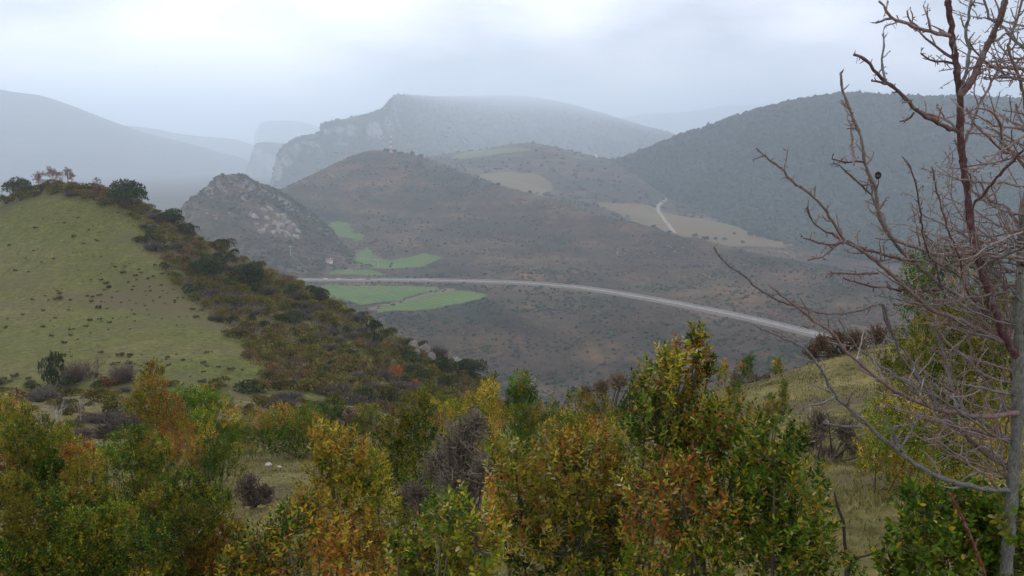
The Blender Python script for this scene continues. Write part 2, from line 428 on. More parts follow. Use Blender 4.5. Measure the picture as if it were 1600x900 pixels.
# grassy hill on the near left
h_top = [(-400, 200, 372), (-150, 190, 340), (0, 180, 311), (50, 176, 296), (110, 174, 289), (170, 170, 296), (220, 166, 314), (260, 162, 338), (300, 158, 362), (350, 154, 392), (400, 150, 412), (450, 146, 434), (500, 142, 457), (550, 138, 489), (600, 134, 519), (650, 131, 538), (700, 128, 560), (745, 125, 585), (790, 120, 640), (840, 115, 720)]
hill, bv_hill, G_hill = loft('terrain_grass_hill', [
    [(-400, 48, None, -21), (300, 48, None, -21), (600, 48, None, -24), (840, 48, None, -34)],
    [(-400, 80, 612), (0, 80, 602), (300, 80, 600), (450, 80, 612), (600, 80, 632), (700, 80, 660), (770, 80, 720), (840, 80, 790)],
    [(-400, 115, 520), (0, 112, 495), (150, 112, 488), (300, 110, 500), (400, 108, 522), (500, 106, 552), (600, 104, 585), (700, 102, 620), (770, 100, 680), (840, 98, 760)],
    [(-400, 155, 430), (0, 146, 388), (100, 145, 374), (200, 140, 382), (300, 134, 424), (400, 130, 468), (500, 125, 512), (600, 120, 552), (700, 116, 590), (770, 112, 650), (840, 108, 740)],
    h_top, back(h_top, 25, -8), back(h_top, 120, -75)], -400, 840, 260, 170, M['hill'], amp=0.5, freq=0.06, seed=81)

# the slope the photographer stands on
ctrl = [(0, 0, -1.65), (-5, 0, -2.0), (5, 0, -1.3), (0, -12, -1.6), (-30, -10, -4), (30, -10, 0.5), (-60, -10, -8), (60, -10, 2),
        (0, 3, -2.3), (-3, 4, -2.75), (3, 4, -2.3), (0, 5.5, -3.1)]
for (u, v, d) in [(800, 880, 8), (800, 770, 12), (820, 672, 19), (700, 690, 19), (950, 660, 18), (1050, 640, 18), (550, 800, 10.5), (560, 735, 16),
                  (400, 790, 11.5), (400, 745, 14.5), (400, 722, 17.5), (300, 720, 17.5), (100, 800, 12), (100, 740, 18), (-100, 740, 18), (200, 676, 32), (0, 676, 32), (420, 690, 30), (600, 720, 30),
                  (200, 622, 62), (-100, 622, 62), (450, 632, 60), (-600, 640, 60), (650, 680, 58),
                  (1200, 790, 6.2), (1200, 730, 8.5), (1200, 680, 11.5), (1200, 625, 17.5), (1180, 598, 23), (1300, 572, 24), (1350, 640, 14), (1450, 545, 24), (1600, 520, 24), (1600, 620, 13), (1600, 740, 7.5), (1400, 760, 7), (1900, 520, 24), (1900, 700, 9), (2500, 480, 30)]:
    ctrl.append(tuple(P(u, v, d)))
for (x, y, z) in [(5, 34, -17), (12, 38, -20), (22, 40, -19), (0, 50, -30), (15, 62, -40), (35, 62, -38), (-5, 42, -21), (60, 50, -20), (75, 75, -38)]:
    ctrl.append((x, y, z))
ctrl = np.array(ctrl)
def tps_fit(c, reg=0.02):
    n = len(c)
    r = np.hypot(c[:, None, 0] - c[None, :, 0], c[:, None, 1] - c[None, :, 1])
    K = np.where(r > 0, r * r * np.log(np.maximum(r, 1e-9)), 0) + reg * np.eye(n)
    Pm = np.c_[np.ones(n), c[:, :2]]
    A = np.block([[K, Pm], [Pm.T, np.zeros((3, 3))]])
    return np.linalg.solve(A, np.r_[c[:, 2], 0, 0, 0])
TW = tps_fit(ctrl)
def slope_z(x, y, bumps=True):
    x = np.asarray(x, float); y = np.asarray(y, float)
    sh = x.shape; xf = x.ravel(); yf = y.ravel()
    r = np.hypot(xf[:, None] - ctrl[None, :, 0], yf[:, None] - ctrl[None, :, 1])
    z = np.where(r > 0, r * r * np.log(np.maximum(r, 1e-9)), 0) @ TW[:-3] + TW[-3] + TW[-2] * xf + TW[-1] * yf
    if bumps: z = z + 0.10 * fbm(xf * 0.5, yf * 0.5, 4, 5) + 0.035 * fbm(xf * 2.6, yf * 2.6, 3, 9)
    return z.reshape(sh)
def gz(x, y): return float(slope_z(np.array([x]), np.array([y]))[0])
gx = np.sinh(np.linspace(-3.2, 3.2, 220)) * 70 / math.sinh(3.2)
gy = -12 + 82 * np.linspace(0, 1, 220) ** 1.5
GX, GY = np.meshgrid(gx, gy)
GZ = slope_z(GX, GY)
idx = np.arange(GX.size).reshape(GX.shape)
fq = np.stack([idx[:-1, :-1], idx[:-1, 1:], idx[1:, 1:], idx[1:, :-1]], -1).reshape(-1, 4)
gv = np.stack([GX, GY, GZ], -1).reshape(-1, 3)
slope = tag(add('terrain_slope', np_mesh('terrain_slope', gv, fq, smooth=True), M['slope']), kind='structure')
bv_slope = BVHTree.FromPolygons([tuple(v) for v in gv], [tuple(q) for q in fq])

def hit(u, v, bvs):
    """nearest point of the given terrain sheets seen at a photo pixel"""
    d = Vector(P(u, v, 1.0)).normalized()
    best = None
    for b in bvs:
        h = b.ray_cast(Vector((0, 0, 0)), d)
        if h[0] is not None and (best is None or h[3] < best[1]): best = (h[0], h[3])
    return best[0] if best else None
def drop(x, y, bv):
    h = bv.ray_cast(Vector((x, y, 2000)), Vector((0, 0, -1)))
    return h[0].z if h[0] is not None else None

# ------------------------------------------------------------------ plant and stone building blocks
def tone_mat(name, rough=0.8, trans=0.0, spec=0.25, fine=None, tint=True):
    """colour of each face from the mesh, times the colour of the single plant"""
    n = NT(name)
    a = n.n('Attribute', attribute_name='tone').outputs['Color']
    c = n.mix(1.0, a, n.n('ObjectInfo').outputs['Color'], 'MULTIPLY') if tint else a
    if fine:
        c = n.mix(1.0, c, n.ramp(n.noise(fine, 3, 0.6, n.n('TexCoord').outputs['Object']), [(0.3, (0.7, 0.7, 0.7)), (0.7, (1.25, 1.25, 1.25))]), 'MULTIPLY')
    return n.bsdf(c, rough, spec=spec, trans=trans)
M['leaf'] = tone_mat('leaf', 0.65, 0.2, 0.10)
M['farleaf'] = tone_mat('foliage_clump', 0.85, 0.15, 0.05)
M['bark'] = tone_mat('bark', 0.9, 0, 0.15, 40.0)
M['stone'] = tone_mat('limestone', 0.95, 0, 0.1, 3.0)
M['massleaf'] = tone_mat('scrub_mass', 0.9, 0, 0.1, tint=False)

def frame_from(d):
    """two unit vectors across each direction in d (n, 3)"""
    up = np.where(np.abs(d[:, 2:3]) < 0.92, np.array([[0, 0, 1.0]]), np.array([[1.0, 0, 0]]))
    a = np.cross(d, up); a /= np.linalg.norm(a, axis=1)[:, None]
    b = np.cross(d, a)
    return a, b

def unit(v): return v / np.maximum(np.linalg.norm(v, axis=-1, keepdims=True), 1e-9)

def leaf_arrays(pos, axis, side, L, W, six=True):
    """flat leaves: base position, axis, side vector, length, width"""
    n = len(pos); L = np.broadcast_to(L, (n,))[:, None]; W = np.broadcast_to(W, (n,))[:, None]
    nor = np.cross(axis, side)
    if six:
        pts = [(0.0, 0, 0), (0.30, 0.46, 0.05), (0.70, 0.40, 0.03), (1.0, 0, -0.06), (0.70, -0.40, 0.03), (0.30, -0.46, 0.05)]
    else:
        pts = [(0.0, 0, 0), (0.5, 0.5, 0.03), (1.0, 0, 0), (0.5, -0.5, 0.03)]
    k = len(pts)
    V = np.stack([pos + axis * (L * p[0]) + side * (W * p[1]) + nor * (L * p[2]) for p in pts], 1).reshape(-1, 3)
    Fc = np.arange(n * k).reshape(n, k)
    return V, Fc

def tubes(segs, sides=4):
    """segs: list of (p0, p1, r0, r1) -> verts, faces (open tapered prisms)"""
    s = np.array([[*a, *b, r0, r1] for a, b, r0, r1 in segs], float)
    p0, p1, r0, r1 = s[:, :3], s[:, 3:6], s[:, 6], s[:, 7]
    d = unit(p1 - p0); a, b = frame_from(d)
    ang = np.arange(sides) / sides * 2 * math.pi
    ring = np.cos(ang)[None, :, None] * a[:, None] + np.sin(ang)[None, :, None] * b[:, None]
    A = p0[:, None] + ring * r0[:, None, None]; B = p1[:, None] + ring * r1[:, None, None]
    V = np.concatenate([A, B], 1).reshape(-1, 3)
    base = (np.arange(len(s)) * 2 * sides)[:, None]
    i = np.arange(sides); j = (i + 1) % sides
    f = np.stack([i, j, j + sides, i + sides], 1)
    Fc = (base[:, None, :] + f[None]).reshape(-1, 4)
    return V, Fc

def polytube(pts, rad, sides=7, cap=True):
    """one continuous tapered tube along a polyline"""
    pts = np.asarray(pts, float); rad = np.asarray(rad, float)
    d = unit(np.gradient(pts, axis=0))
    a0 = np.cross(d[0], [0.3, 0.2, 0.9]); a0 /= np.linalg.norm(a0)
    A = []
    for k in range(len(pts)):
        a0 = a0 - d[k] * np.dot(a0, d[k]); a0 /= np.linalg.norm(a0); A.append(a0)
    A = np.array(A); B = np.cross(d, A)
    ang = np.arange(sides) / sides * 2 * math.pi
    V = (pts[:, None] + (np.cos(ang)[None, :, None] * A[:, None] + np.sin(ang)[None, :, None] * B[:, None]) * rad[:, None, None]).reshape(-1, 3)
    n = len(pts); i = np.arange(sides); j = (i + 1) % sides
    Fc = np.concatenate([np.stack([k * sides + i, k * sides + j, (k + 1) * sides + j, (k + 1) * sides + i], 1) for k in range(n - 1)])
    V = np.concatenate([V, pts[-1:] + d[-1:] * rad[-1]])
    tip = np.stack([(n - 1) * sides + i, (n - 1) * sides + j, np.full(sides, len(V) - 1)], 1)
    return V, Fc, tip

def pick(pal, n, g, wts=None):
    pal = np.array(pal, float); wts = np.ones(len(pal)) if wts is None else np.array(wts, float)
    c = pal[g.choice(len(pal), n, p=wts / wts.sum())]
    return np.clip(c * g.uniform(0.72, 1.30, (n, 1)) * g.uniform(0.93, 1.07, (n, 3)), 0, 1)

def clump_mesh(name, seed, Rr, H, n, size, pal, wts=None, lobes=7, base=0.12, flat=0.75):
    """crown of leaf-sprig faces for plants seen from far: several uneven lobes with gaps between"""
    g = np.random.default_rng(seed)
    lc = []; lr = []
    for k in range(lobes):
        th = g.uniform(0, 2 * math.pi); rr = Rr * math.sqrt(g.uniform(0, 1)) * 0.62
        zz = H * (base + (1 - base) * g.uniform(0.12, 0.62) * (1.0 - 0.35 * (rr / (0.62 * Rr)) ** 2) + 0.04)
        lc.append((rr * math.cos(th), rr * math.sin(th), zz)); lr.append(Rr * g.uniform(0.40, 0.62))
    lc = np.array(lc); lr = np.array(lr)
    w = lr ** 2; k = g.choice(lobes, n, p=w / w.sum())
    dr = unit(g.normal(size=(n, 3))); dr[:, 2] = np.where(dr[:, 2] < -0.35, -dr[:, 2], dr[:, 2])
    rad = g.uniform(0.80, 1.04, n)
    pos = lc[k] + dr * (lr[k] * rad)[:, None] * np.array([1, 1, flat * H / (Rr * 1.3)])
    pos[:, 2] = np.clip(pos[:, 2], 0.02 * H, None)
    ax = unit(dr * 0.6 + np.array([0, 0, 0.5]) + g.normal(size=(n, 3)) * 0.55)
    a, b = frame_from(ax); ph = g.uniform(0, 6.28, n)[:, None]
    sd = a * np.cos(ph) + b * np.sin(ph)
    V, Fc = leaf_arrays(pos, ax, sd, size * g.uniform(0.6, 1.5, n), size * g.uniform(0.4, 0.9, n), False)
    c = pick(pal, n, g, wts)
    lobe_tone = g.uniform(0.75, 1.25, (lobes, 1)); c = c * lobe_tone[k]
    return np_mesh(name, V, Fc, c)

def stem_segs(g, Rr, H, n, r):
    segs = []
    for k in range(n):
        th = g.uniform(0, 6.28); p = np.array([0, 0, 0.0]); t = np.array([math.cos(th) * Rr * g.uniform(.1, .6), math.sin(th) * Rr * g.uniform(.1, .6), H * g.uniform(.5, .85)])
        q = p + (t - p) * 0.5 + g.normal(size=3) * 0.06 * H
        segs += [(p, q, r, r * 0.7), (q, t, r * 0.7, r * 0.3)]
    return segs

def bare_segs(seed, H, spread, r0, levels=4, kids=4, lean=0.0, twist=0.35):
    """leafless branching skeleton"""
    g = np.random.default_rng(seed); out = []
    def grow(p, d, L, r, lv):
        n = 3; pts = [p]
        for k in range(n):
            d = unit(d + g.normal(size=3) * twist * 0.4 + np.array([0, 0, 0.06])); p2 = pts[-1] + d * L / n
            ra = r * (1 - 0.55 * k / n); rb = r * (1 - 0.55 * (k + 1) / n)
            out.append((pts[-1], p2, ra, rb)); pts.append(p2)
        if lv <= 0: return
        for q in range(kids):
            f = g.uniform(0.25, 1.0); i = min(int(f * n), n - 1); s = pts[i] + (pts[i + 1] - pts[i]) * (f * n - i)
            nd = unit(d + unit(g.normal(size=3)) * spread)
            grow(s, nd, L * g.uniform(0.5, 0.78), r * 0.5, lv - 1)
    grow(np.zeros(3), unit(np.array([lean, 0, 1.0])), H * 0.42, r0, levels)
    return out

ICO = None
def blob_mass(name, pts, rad, cols, seed=0, squash=0.75, rough=0.3):
    """many small rounded lumps as one mesh (far scrub)"""
    import bmesh
    bm = bmesh.new(); bmesh.ops.create_icosphere(bm, subdivisions=1, radius=1.0)
    bv = np.array([v.co[:] for v in bm.verts]); bf = np.array([[v.index for v in f.verts] for f in bm.faces]); bm.free()
    bv = bv[:, :]; keep = np.all(bv[bf][:, :, 2].min(1, keepdims=True) > -0.75, axis=1); bf = bf[keep]
    g = np.random.default_rng(seed); n = len(pts)
    J = 1 + g.normal(size=(n, len(bv))) * 0.22
    sc_ = np.stack([rad * g.uniform(0.8, 1.3, n), rad * g.uniform(0.8, 1.3, n), rad * squash * g.uniform(0.7, 1.4, n)], 1)
    V = pts[:, None] + bv[None] * J[..., None] * sc_[:, None]
    Fc = (np.arange(n) * len(bv))[:, None, None] + bf[None]
    fc = np.repeat(cols, len(bf), 0) * g.uniform(1 - rough, 1 + rough, (n * len(bf), 1))
    return np_mesh(name, V.reshape(-1, 3), Fc.reshape(-1, 3), fc)

def boulder_mesh(name, seed, tone=(0.36, 0.33, 0.30)):
    """angular limestone block with cracked faces"""
    import bmesh
    g = np.random.default_rng(seed)
    bm = bmesh.new(); bmesh.ops.create_icosphere(bm, subdivisions=3, radius=1.0)
    V = np.array([v.co[:] for v in bm.verts]); Fc = np.array([[v.index for v in f.verts] for f in bm.faces]); bm.free()
    for k in range(14):                                    # cut with planes: flat broken faces
        nrm = unit(g.normal(size=3)); d = g.uniform(0.45, 0.85)
        s = V @ nrm - d; V = V - np.where(s > 0, s, 0)[:, None] * nrm * 0.92
    V = V * (1 + 0.07 * fbm(V[:, 0] * 3 + V[:, 2] * 2, V[:, 1] * 3 - V[:, 2], 4, seed)[:, None])
    c = np.array(tone) * np.random.default_rng(seed).uniform(0.75, 1.2, (len(Fc), 1))
    return np_mesh(name, V, Fc, c)

def box_arrays(x0, x1, y0, y1, z0, z1, off=0):
    V = np.array([(x, y, z) for z in (z0, z1) for y in (y0, y1) for x in (x0, x1)], float)
    Fc = np.array([(0, 2, 3, 1), (4, 5, 7, 6), (0, 1, 5, 4), (2, 6, 7, 3), (0, 4, 6, 2), (1, 3, 7, 5)]) + off
    return V, Fc
def boxes(name, lst):
    Vs, Fs, o = [], [], 0
    for b in lst:
        V, Fc = box_arrays(*b, off=o); Vs.append(V); Fs.append(Fc); o += 8
    return np_mesh(name, np.concatenate(Vs), np.concatenate(Fs))

def plain(name, color, rough=0.8, spec=0.3, var=None):
    n = NT(name)
    if var:
        c = n.mix(1.0, color, n.ramp(n.noise(var, 4, 0.65, n.n('TexCoord').outputs['Object']), [(0.3, (0.72, 0.72, 0.72)), (0.7, (1.2, 1.2, 1.2))]), 'MULTIPLY')
        return n.bsdf(c, rough, spec=spec)
    return n.bsdf(color, rough, spec=spec)
# ------------------------------------------------------------------ the valley: road, fields, track
M['asphalt'] = plain('pale_asphalt', (0.20, 0.194, 0.18), 0.9, 0.1, 0.08)
M['paint'] = plain('road_paint', (0.78, 0.78, 0.75), 0.7)
M['steel'] = plain('galvanised_steel', (0.42, 0.42, 0.41), 0.6, 0.3)
def project(p):
    s, c = math.sin(PITCH), math.cos(PITCH)
    p = np.asarray(p); f = p[..., 1] * c - p[..., 2] * s; up = p[..., 1] * s + p[..., 2] * c
    return 800 + F * p[..., 0] / f, 450 - F * up / f

def strip(line, off0, off1, dz, name, mat, kind=None, parent=None, sel=None):
    d = unit(np.gradient(line, axis=0) * np.array([1, 1, 0])); nrm = np.stack([d[:, 1], -d[:, 0], 0 * d[:, 0]], 1)
    A = line + nrm * off0 + np.array([0, 0, dz]); B = line + nrm * off1 + np.array([0, 0, dz])
    V = np.stack([A, B], 1).reshape(-1, 3); i = np.arange(len(line) - 1) if sel is None else np.array(sel)
    f = np.stack([2 * i, 2 * i + 1, 2 * i + 3, 2 * i + 2], 1)
    o = add(name, np_mesh(name, V, f, smooth=True), mat, parent)
    if kind: tag(o, kind=kind)
    return o
road = strip(ROAD, -4.0, 4.0, 0.0, 'road', M['asphalt'], 'structure')
strip(ROAD, -3.7, -3.45, 0.03, 'edge_line', M['paint'], None, road)
strip(ROAD, 3.45, 3.7, 0.03, 'edge_line', M['paint'], None, road)
strip(ROAD, -0.14, 0.14, 0.03, 'centre_line', M['paint'], None, road, [i for i in range(259) if i % 4 < 2])
verge = plain('verge_gravel', (0.17, 0.15, 0.12), 0.95, 0.1, 0.3)
for s in (-1, 1):                        # gravel shoulder falling away from the carriageway
    d = unit(np.gradient(ROAD, axis=0) * np.array([1, 1, 0])); nrm = np.stack([d[:, 1], -d[:, 0], 0 * d[:, 0]], 1) * s
    A = ROAD + nrm * 3.9 + np.array([0, 0, -0.02]); B = ROAD + nrm * 4.6 + np.array([0, 0, -0.15]); C = ROAD + nrm * 10 + np.array([0, 0, -2.2])
    V = np.stack([A, B, C], 1).reshape(-1, 3); i = np.arange(259)
    f = np.concatenate([np.stack([3 * i, 3 * i + 1, 3 * i + 4, 3 * i + 3], 1), np.stack([3 * i + 1, 3 * i + 2, 3 * i + 5, 3 * i + 4], 1)])
    tag(add('road_verge', np_mesh('road_verge', V, f), verge), kind='structure')
for s, lab in ((1, 'long grey steel crash barrier on the valley side of the road'), (-1, 'long grey steel crash barrier on the uphill side of the road')):
    d = unit(np.gradient(ROAD, axis=0) * np.array([1, 1, 0])); nrm = np.stack([d[:, 1], -d[:, 0], 0 * d[:, 0]], 1) * s
    L = ROAD + nrm * 4.6
    first = int(np.searchsorted(project(ROAD)[0], 590)); L = L[first:]; nrm = nrm[first:]      # the barrier starts past the cars
    g_ = empty('crash_barrier', tuple(L[0])); tag(g_, lab, 'barrier', 'crash barriers along the road')
    q = L - L[0]
    prof = [(0.0, 0.45), (0.06, 0.55), (0.0, 0.65), (0.06, 0.75), (0.0, 0.85)]
    V = np.stack([q + nrm * (-a) + np.array([0, 0, h]) for a, h in prof], 1).reshape(-1, 3)
    i = np.arange(len(L) - 1); f = np.concatenate([np.stack([5 * i + k, 5 * i + k + 1, 5 * i + k + 6, 5 * i + k + 5], 1) for k in range(4)])
    add('rail', np_mesh('rail', V, f), M['steel'], g_)
    pp = catmull(np.arange(2 + ROAD_LEN * first / 260, ROAD_LEN - 2, 4.0))
    jj = np.array([np.hypot(*(L[:, :2] - p[:2]).T).argmin() for p in pp])
    po = tag(add('posts', boxes('posts', [(x - .06, x + .06, y - .06, y + .06, z - .4, z + .8) for x, y, z in (q[jj] + nrm[jj] * 0.1)]), M['steel'], g_), kind='stuff')

def in_poly(u, v, poly):
    u = np.asarray(u, float); v = np.asarray(v, float); r = np.zeros(u.shape, bool); n = len(poly)
    for i in range(n):
        (x1, y1), (x2, y2) = poly[i], poly[(i + 1) % n]
        c = ((y1 > v) != (y2 > v)) & (u < (x2 - x1) * (v - y1) / ((y2 - y1) + 1e-12) + x1)
        r ^= c
    return r
def world_poly(px, bv):
    return [hit(u, v, [bv]) for (u, v) in px]
def drape(name, px, mat, lift=0.5, step=2.6, bv=None, jit=9.0):
    """field lying on the terrain: its outline is fixed on the ground, then filled with a ground grid"""
    bv = bv or bv_valley
    W = [p for p in world_poly(px, bv) if p is not None]
    # rounded outline
    pts = np.array([[p.x, p.y] for p in W]); out = []
    n = len(pts)
    for i in range(n):
        a, b, c = pts[i - 1], pts[i], pts[(i + 1) % n]
        out += [b + (a - b) * 0.22, b + (a - b) * 0.06 + (c - b) * 0.06, b + (c - b) * 0.22]
    poly = [tuple(p) for p in out]; A = np.array(poly)
    x0, y0 = A.min(0); x1, y1 = A.max(0)
    nx = max(int((x1 - x0) / step), 6); ny = max(int((y1 - y0) / step), 6)
    X, Y = np.meshgrid(np.linspace(x0, x1, nx + 1), np.linspace(y0, y1, ny + 1))
    jx = fbm(X * 0.05, Y * 0.05, 4, 77) * jit; jy = fbm(X * 0.05 + 9, Y * 0.05, 4, 78) * jit
    ins = in_poly((X + jx)[:-1, :-1] + step / 2, (Y + jy)[:-1, :-1] + step / 2, poly)
    Z = np.zeros_like(X)
    use = np.zeros_like(X, bool); use[:-1, :-1] |= ins; use[1:, :-1] |= ins; use[:-1, 1:] |= ins; use[1:, 1:] |= ins
    for i, j in zip(*np.where(use)):
        z = drop(X[i, j], Y[i, j], bv); Z[i, j] = (z if z is not None else -130) + lift
    idx = np.arange(X.size).reshape(X.shape)
    f = np.stack([idx[:-1, :-1], idx[:-1, 1:], idx[1:, 1:], idx[1:, :-1]], -1)[ins]
    o = add(name, np_mesh(name, np.stack([X, Y, Z], -1).reshape(-1, 3), f, smooth=True), mat)
    return tag(o, kind='structure')
def field_mat(name, c1, c2, sc=0.03, soil=None, rows=None):
    n = NT(name); p = n.pos()
    c = n.mix(n.ramp(n.noise(sc, 6, 0.65, p), [(0.35, (0, 0, 0)), (0.65, (1, 1, 1))]), c1, c2)
    if rows:                                   # drill lines along the field
        wv = n.n('TexWave', wave_type='BANDS', bands_direction='DIAGONAL'); wv.inputs['Scale'].default_value = rows; wv.inputs['Distortion'].default_value = 2.0; n.l(p, wv.inputs[0])
        c = n.mix(1.0, c, n.ramp(wv.outputs['Fac'], [(0.2, (0.84, 0.86, 0.84)), (0.8, (1.1, 1.08, 1.08))]), 'MULTIPLY')
    if soil:
        c = n.mix(n.ramp(n.noise(0.035, 6, 0.75, p), [(0.56, (0, 0, 0)), (0.70, (.75, .75, .75))]), c, soil)
    c = n.mix(1.0, c, n.ramp(n.noise(0.4, 3, 0.6, p), [(0.3, (0.78, 0.78, 0.78)), (0.7, (1.18, 1.18, 1.18))]), 'MULTIPLY')
    return n.bsdf(c, 0.95, spec=0.1)
M['green'] = field_mat('winter_wheat', (0.062, 0.125, 0.026), (0.105, 0.155, 0.040), 0.02, (0.10, 0.085, 0.045), 0.06)
M['green2'] = field_mat('pale_pasture', (0.09, 0.125, 0.05), (0.115, 0.13, 0.055), 0.012, (0.07, 0.065, 0.035))
M['stubble'] = field_mat('stubble', (0.150, 0.105, 0.055), (0.125, 0.108, 0.048), 0.012, (0.075, 0.062, 0.032))
M['dirt'] = field_mat('bare_earth', (0.16, 0.12, 0.075), (0.13, 0.10, 0.06), 0.06)
FIELDS = [
    ('field', [(500, 446), (600, 447), (694, 451), (640, 466), (575, 480), (540, 472), (500, 460)], M['green']),
    ('field', [(704, 454), (745, 457), (770, 464), (720, 475), (655, 487), (596, 490), (588, 484), (650, 469)], M['green']),
    ('field', [(548, 416), (556, 397), (572, 386), (586, 397), (604, 409), (632, 401), (664, 397), (692, 403), (664, 416), (600, 421)], M['green']),
    ('field', [(504, 431), (540, 421), (590, 423), (606, 431)], M['green']),
    ('field', [(512, 348), (536, 346), (552, 360), (570, 374), (548, 378), (528, 366)], M['green']),
    ('field', [(735, 272), (800, 268), (866, 282), (852, 302), (806, 300), (770, 288)], M['stubble']),
    ('field', [(922, 316), (1000, 318), (1060, 338), (1150, 352), (1258, 372), (1232, 388), (1150, 384), (1090, 376), (1030, 362), (985, 340)], M['stubble']),
    ('field', [(668, 244), (720, 238), (800, 230), (850, 224), (836, 236), (760, 244), (700, 250)], M['green2']),
]
for nme, px, m in FIELDS: drape(nme, px, m)
drape('field_track', [(700, 450.5), (716, 453), (650, 470), (590, 486), (572, 484), (640, 467)], M['dirt'], 0.4, 1.6, None, 1.5)

def ground_path(name, px, wd, mat, bv, lift=0.6, n=60):
    W = np.array([hit(u, v, [bv])[:] for u, v in px])
    t = np.r_[0, np.cumsum(np.linalg.norm(np.diff(W, axis=0), axis=1))]
    q = np.linspace(0, t[-1], n); line = np.stack([pchip(t, W[:, k], q) for k in range(3)], 1)
    d = unit(np.gradient(line, axis=0) * np.array([1, 1, 0])); nrm = np.stack([d[:, 1], -d[:, 0], 0 * d[:, 0]], 1)
    V = []
    for p, m_ in zip(line, nrm):
        for s in (-0.5, 0, 0.5):
            x, y = p[0] + m_[0] * s * wd, p[1] + m_[1] * s * wd
            z = drop(x, y, bv); V.append((x, y, (z if z is not None else p[2]) + lift))
    i = np.arange(n - 1)
    f = np.concatenate([np.stack([3 * i + k, 3 * i + k + 1, 3 * i + k + 4, 3 * i + k + 3], 1) for k in (0, 1)])
    return tag(add(name, np_mesh(name, np.array(V), f, smooth=True), mat), kind='structure')
M['track'] = field_mat('chalky_track', (0.30, 0.27, 0.22), (0.25, 0.22, 0.18), 0.1)
ground_path('dirt_track', [(1041, 311), (1036, 315), (1029, 322), (1029, 330), (1036, 340), (1043, 350), (1050, 359), (1066, 368)], 6.0, M['track'], bv_valley)
ground_path('farm_track', [(540, 408), (548, 416), (545, 424), (530, 431)], 5.0, M['dirt'], bv_valley)

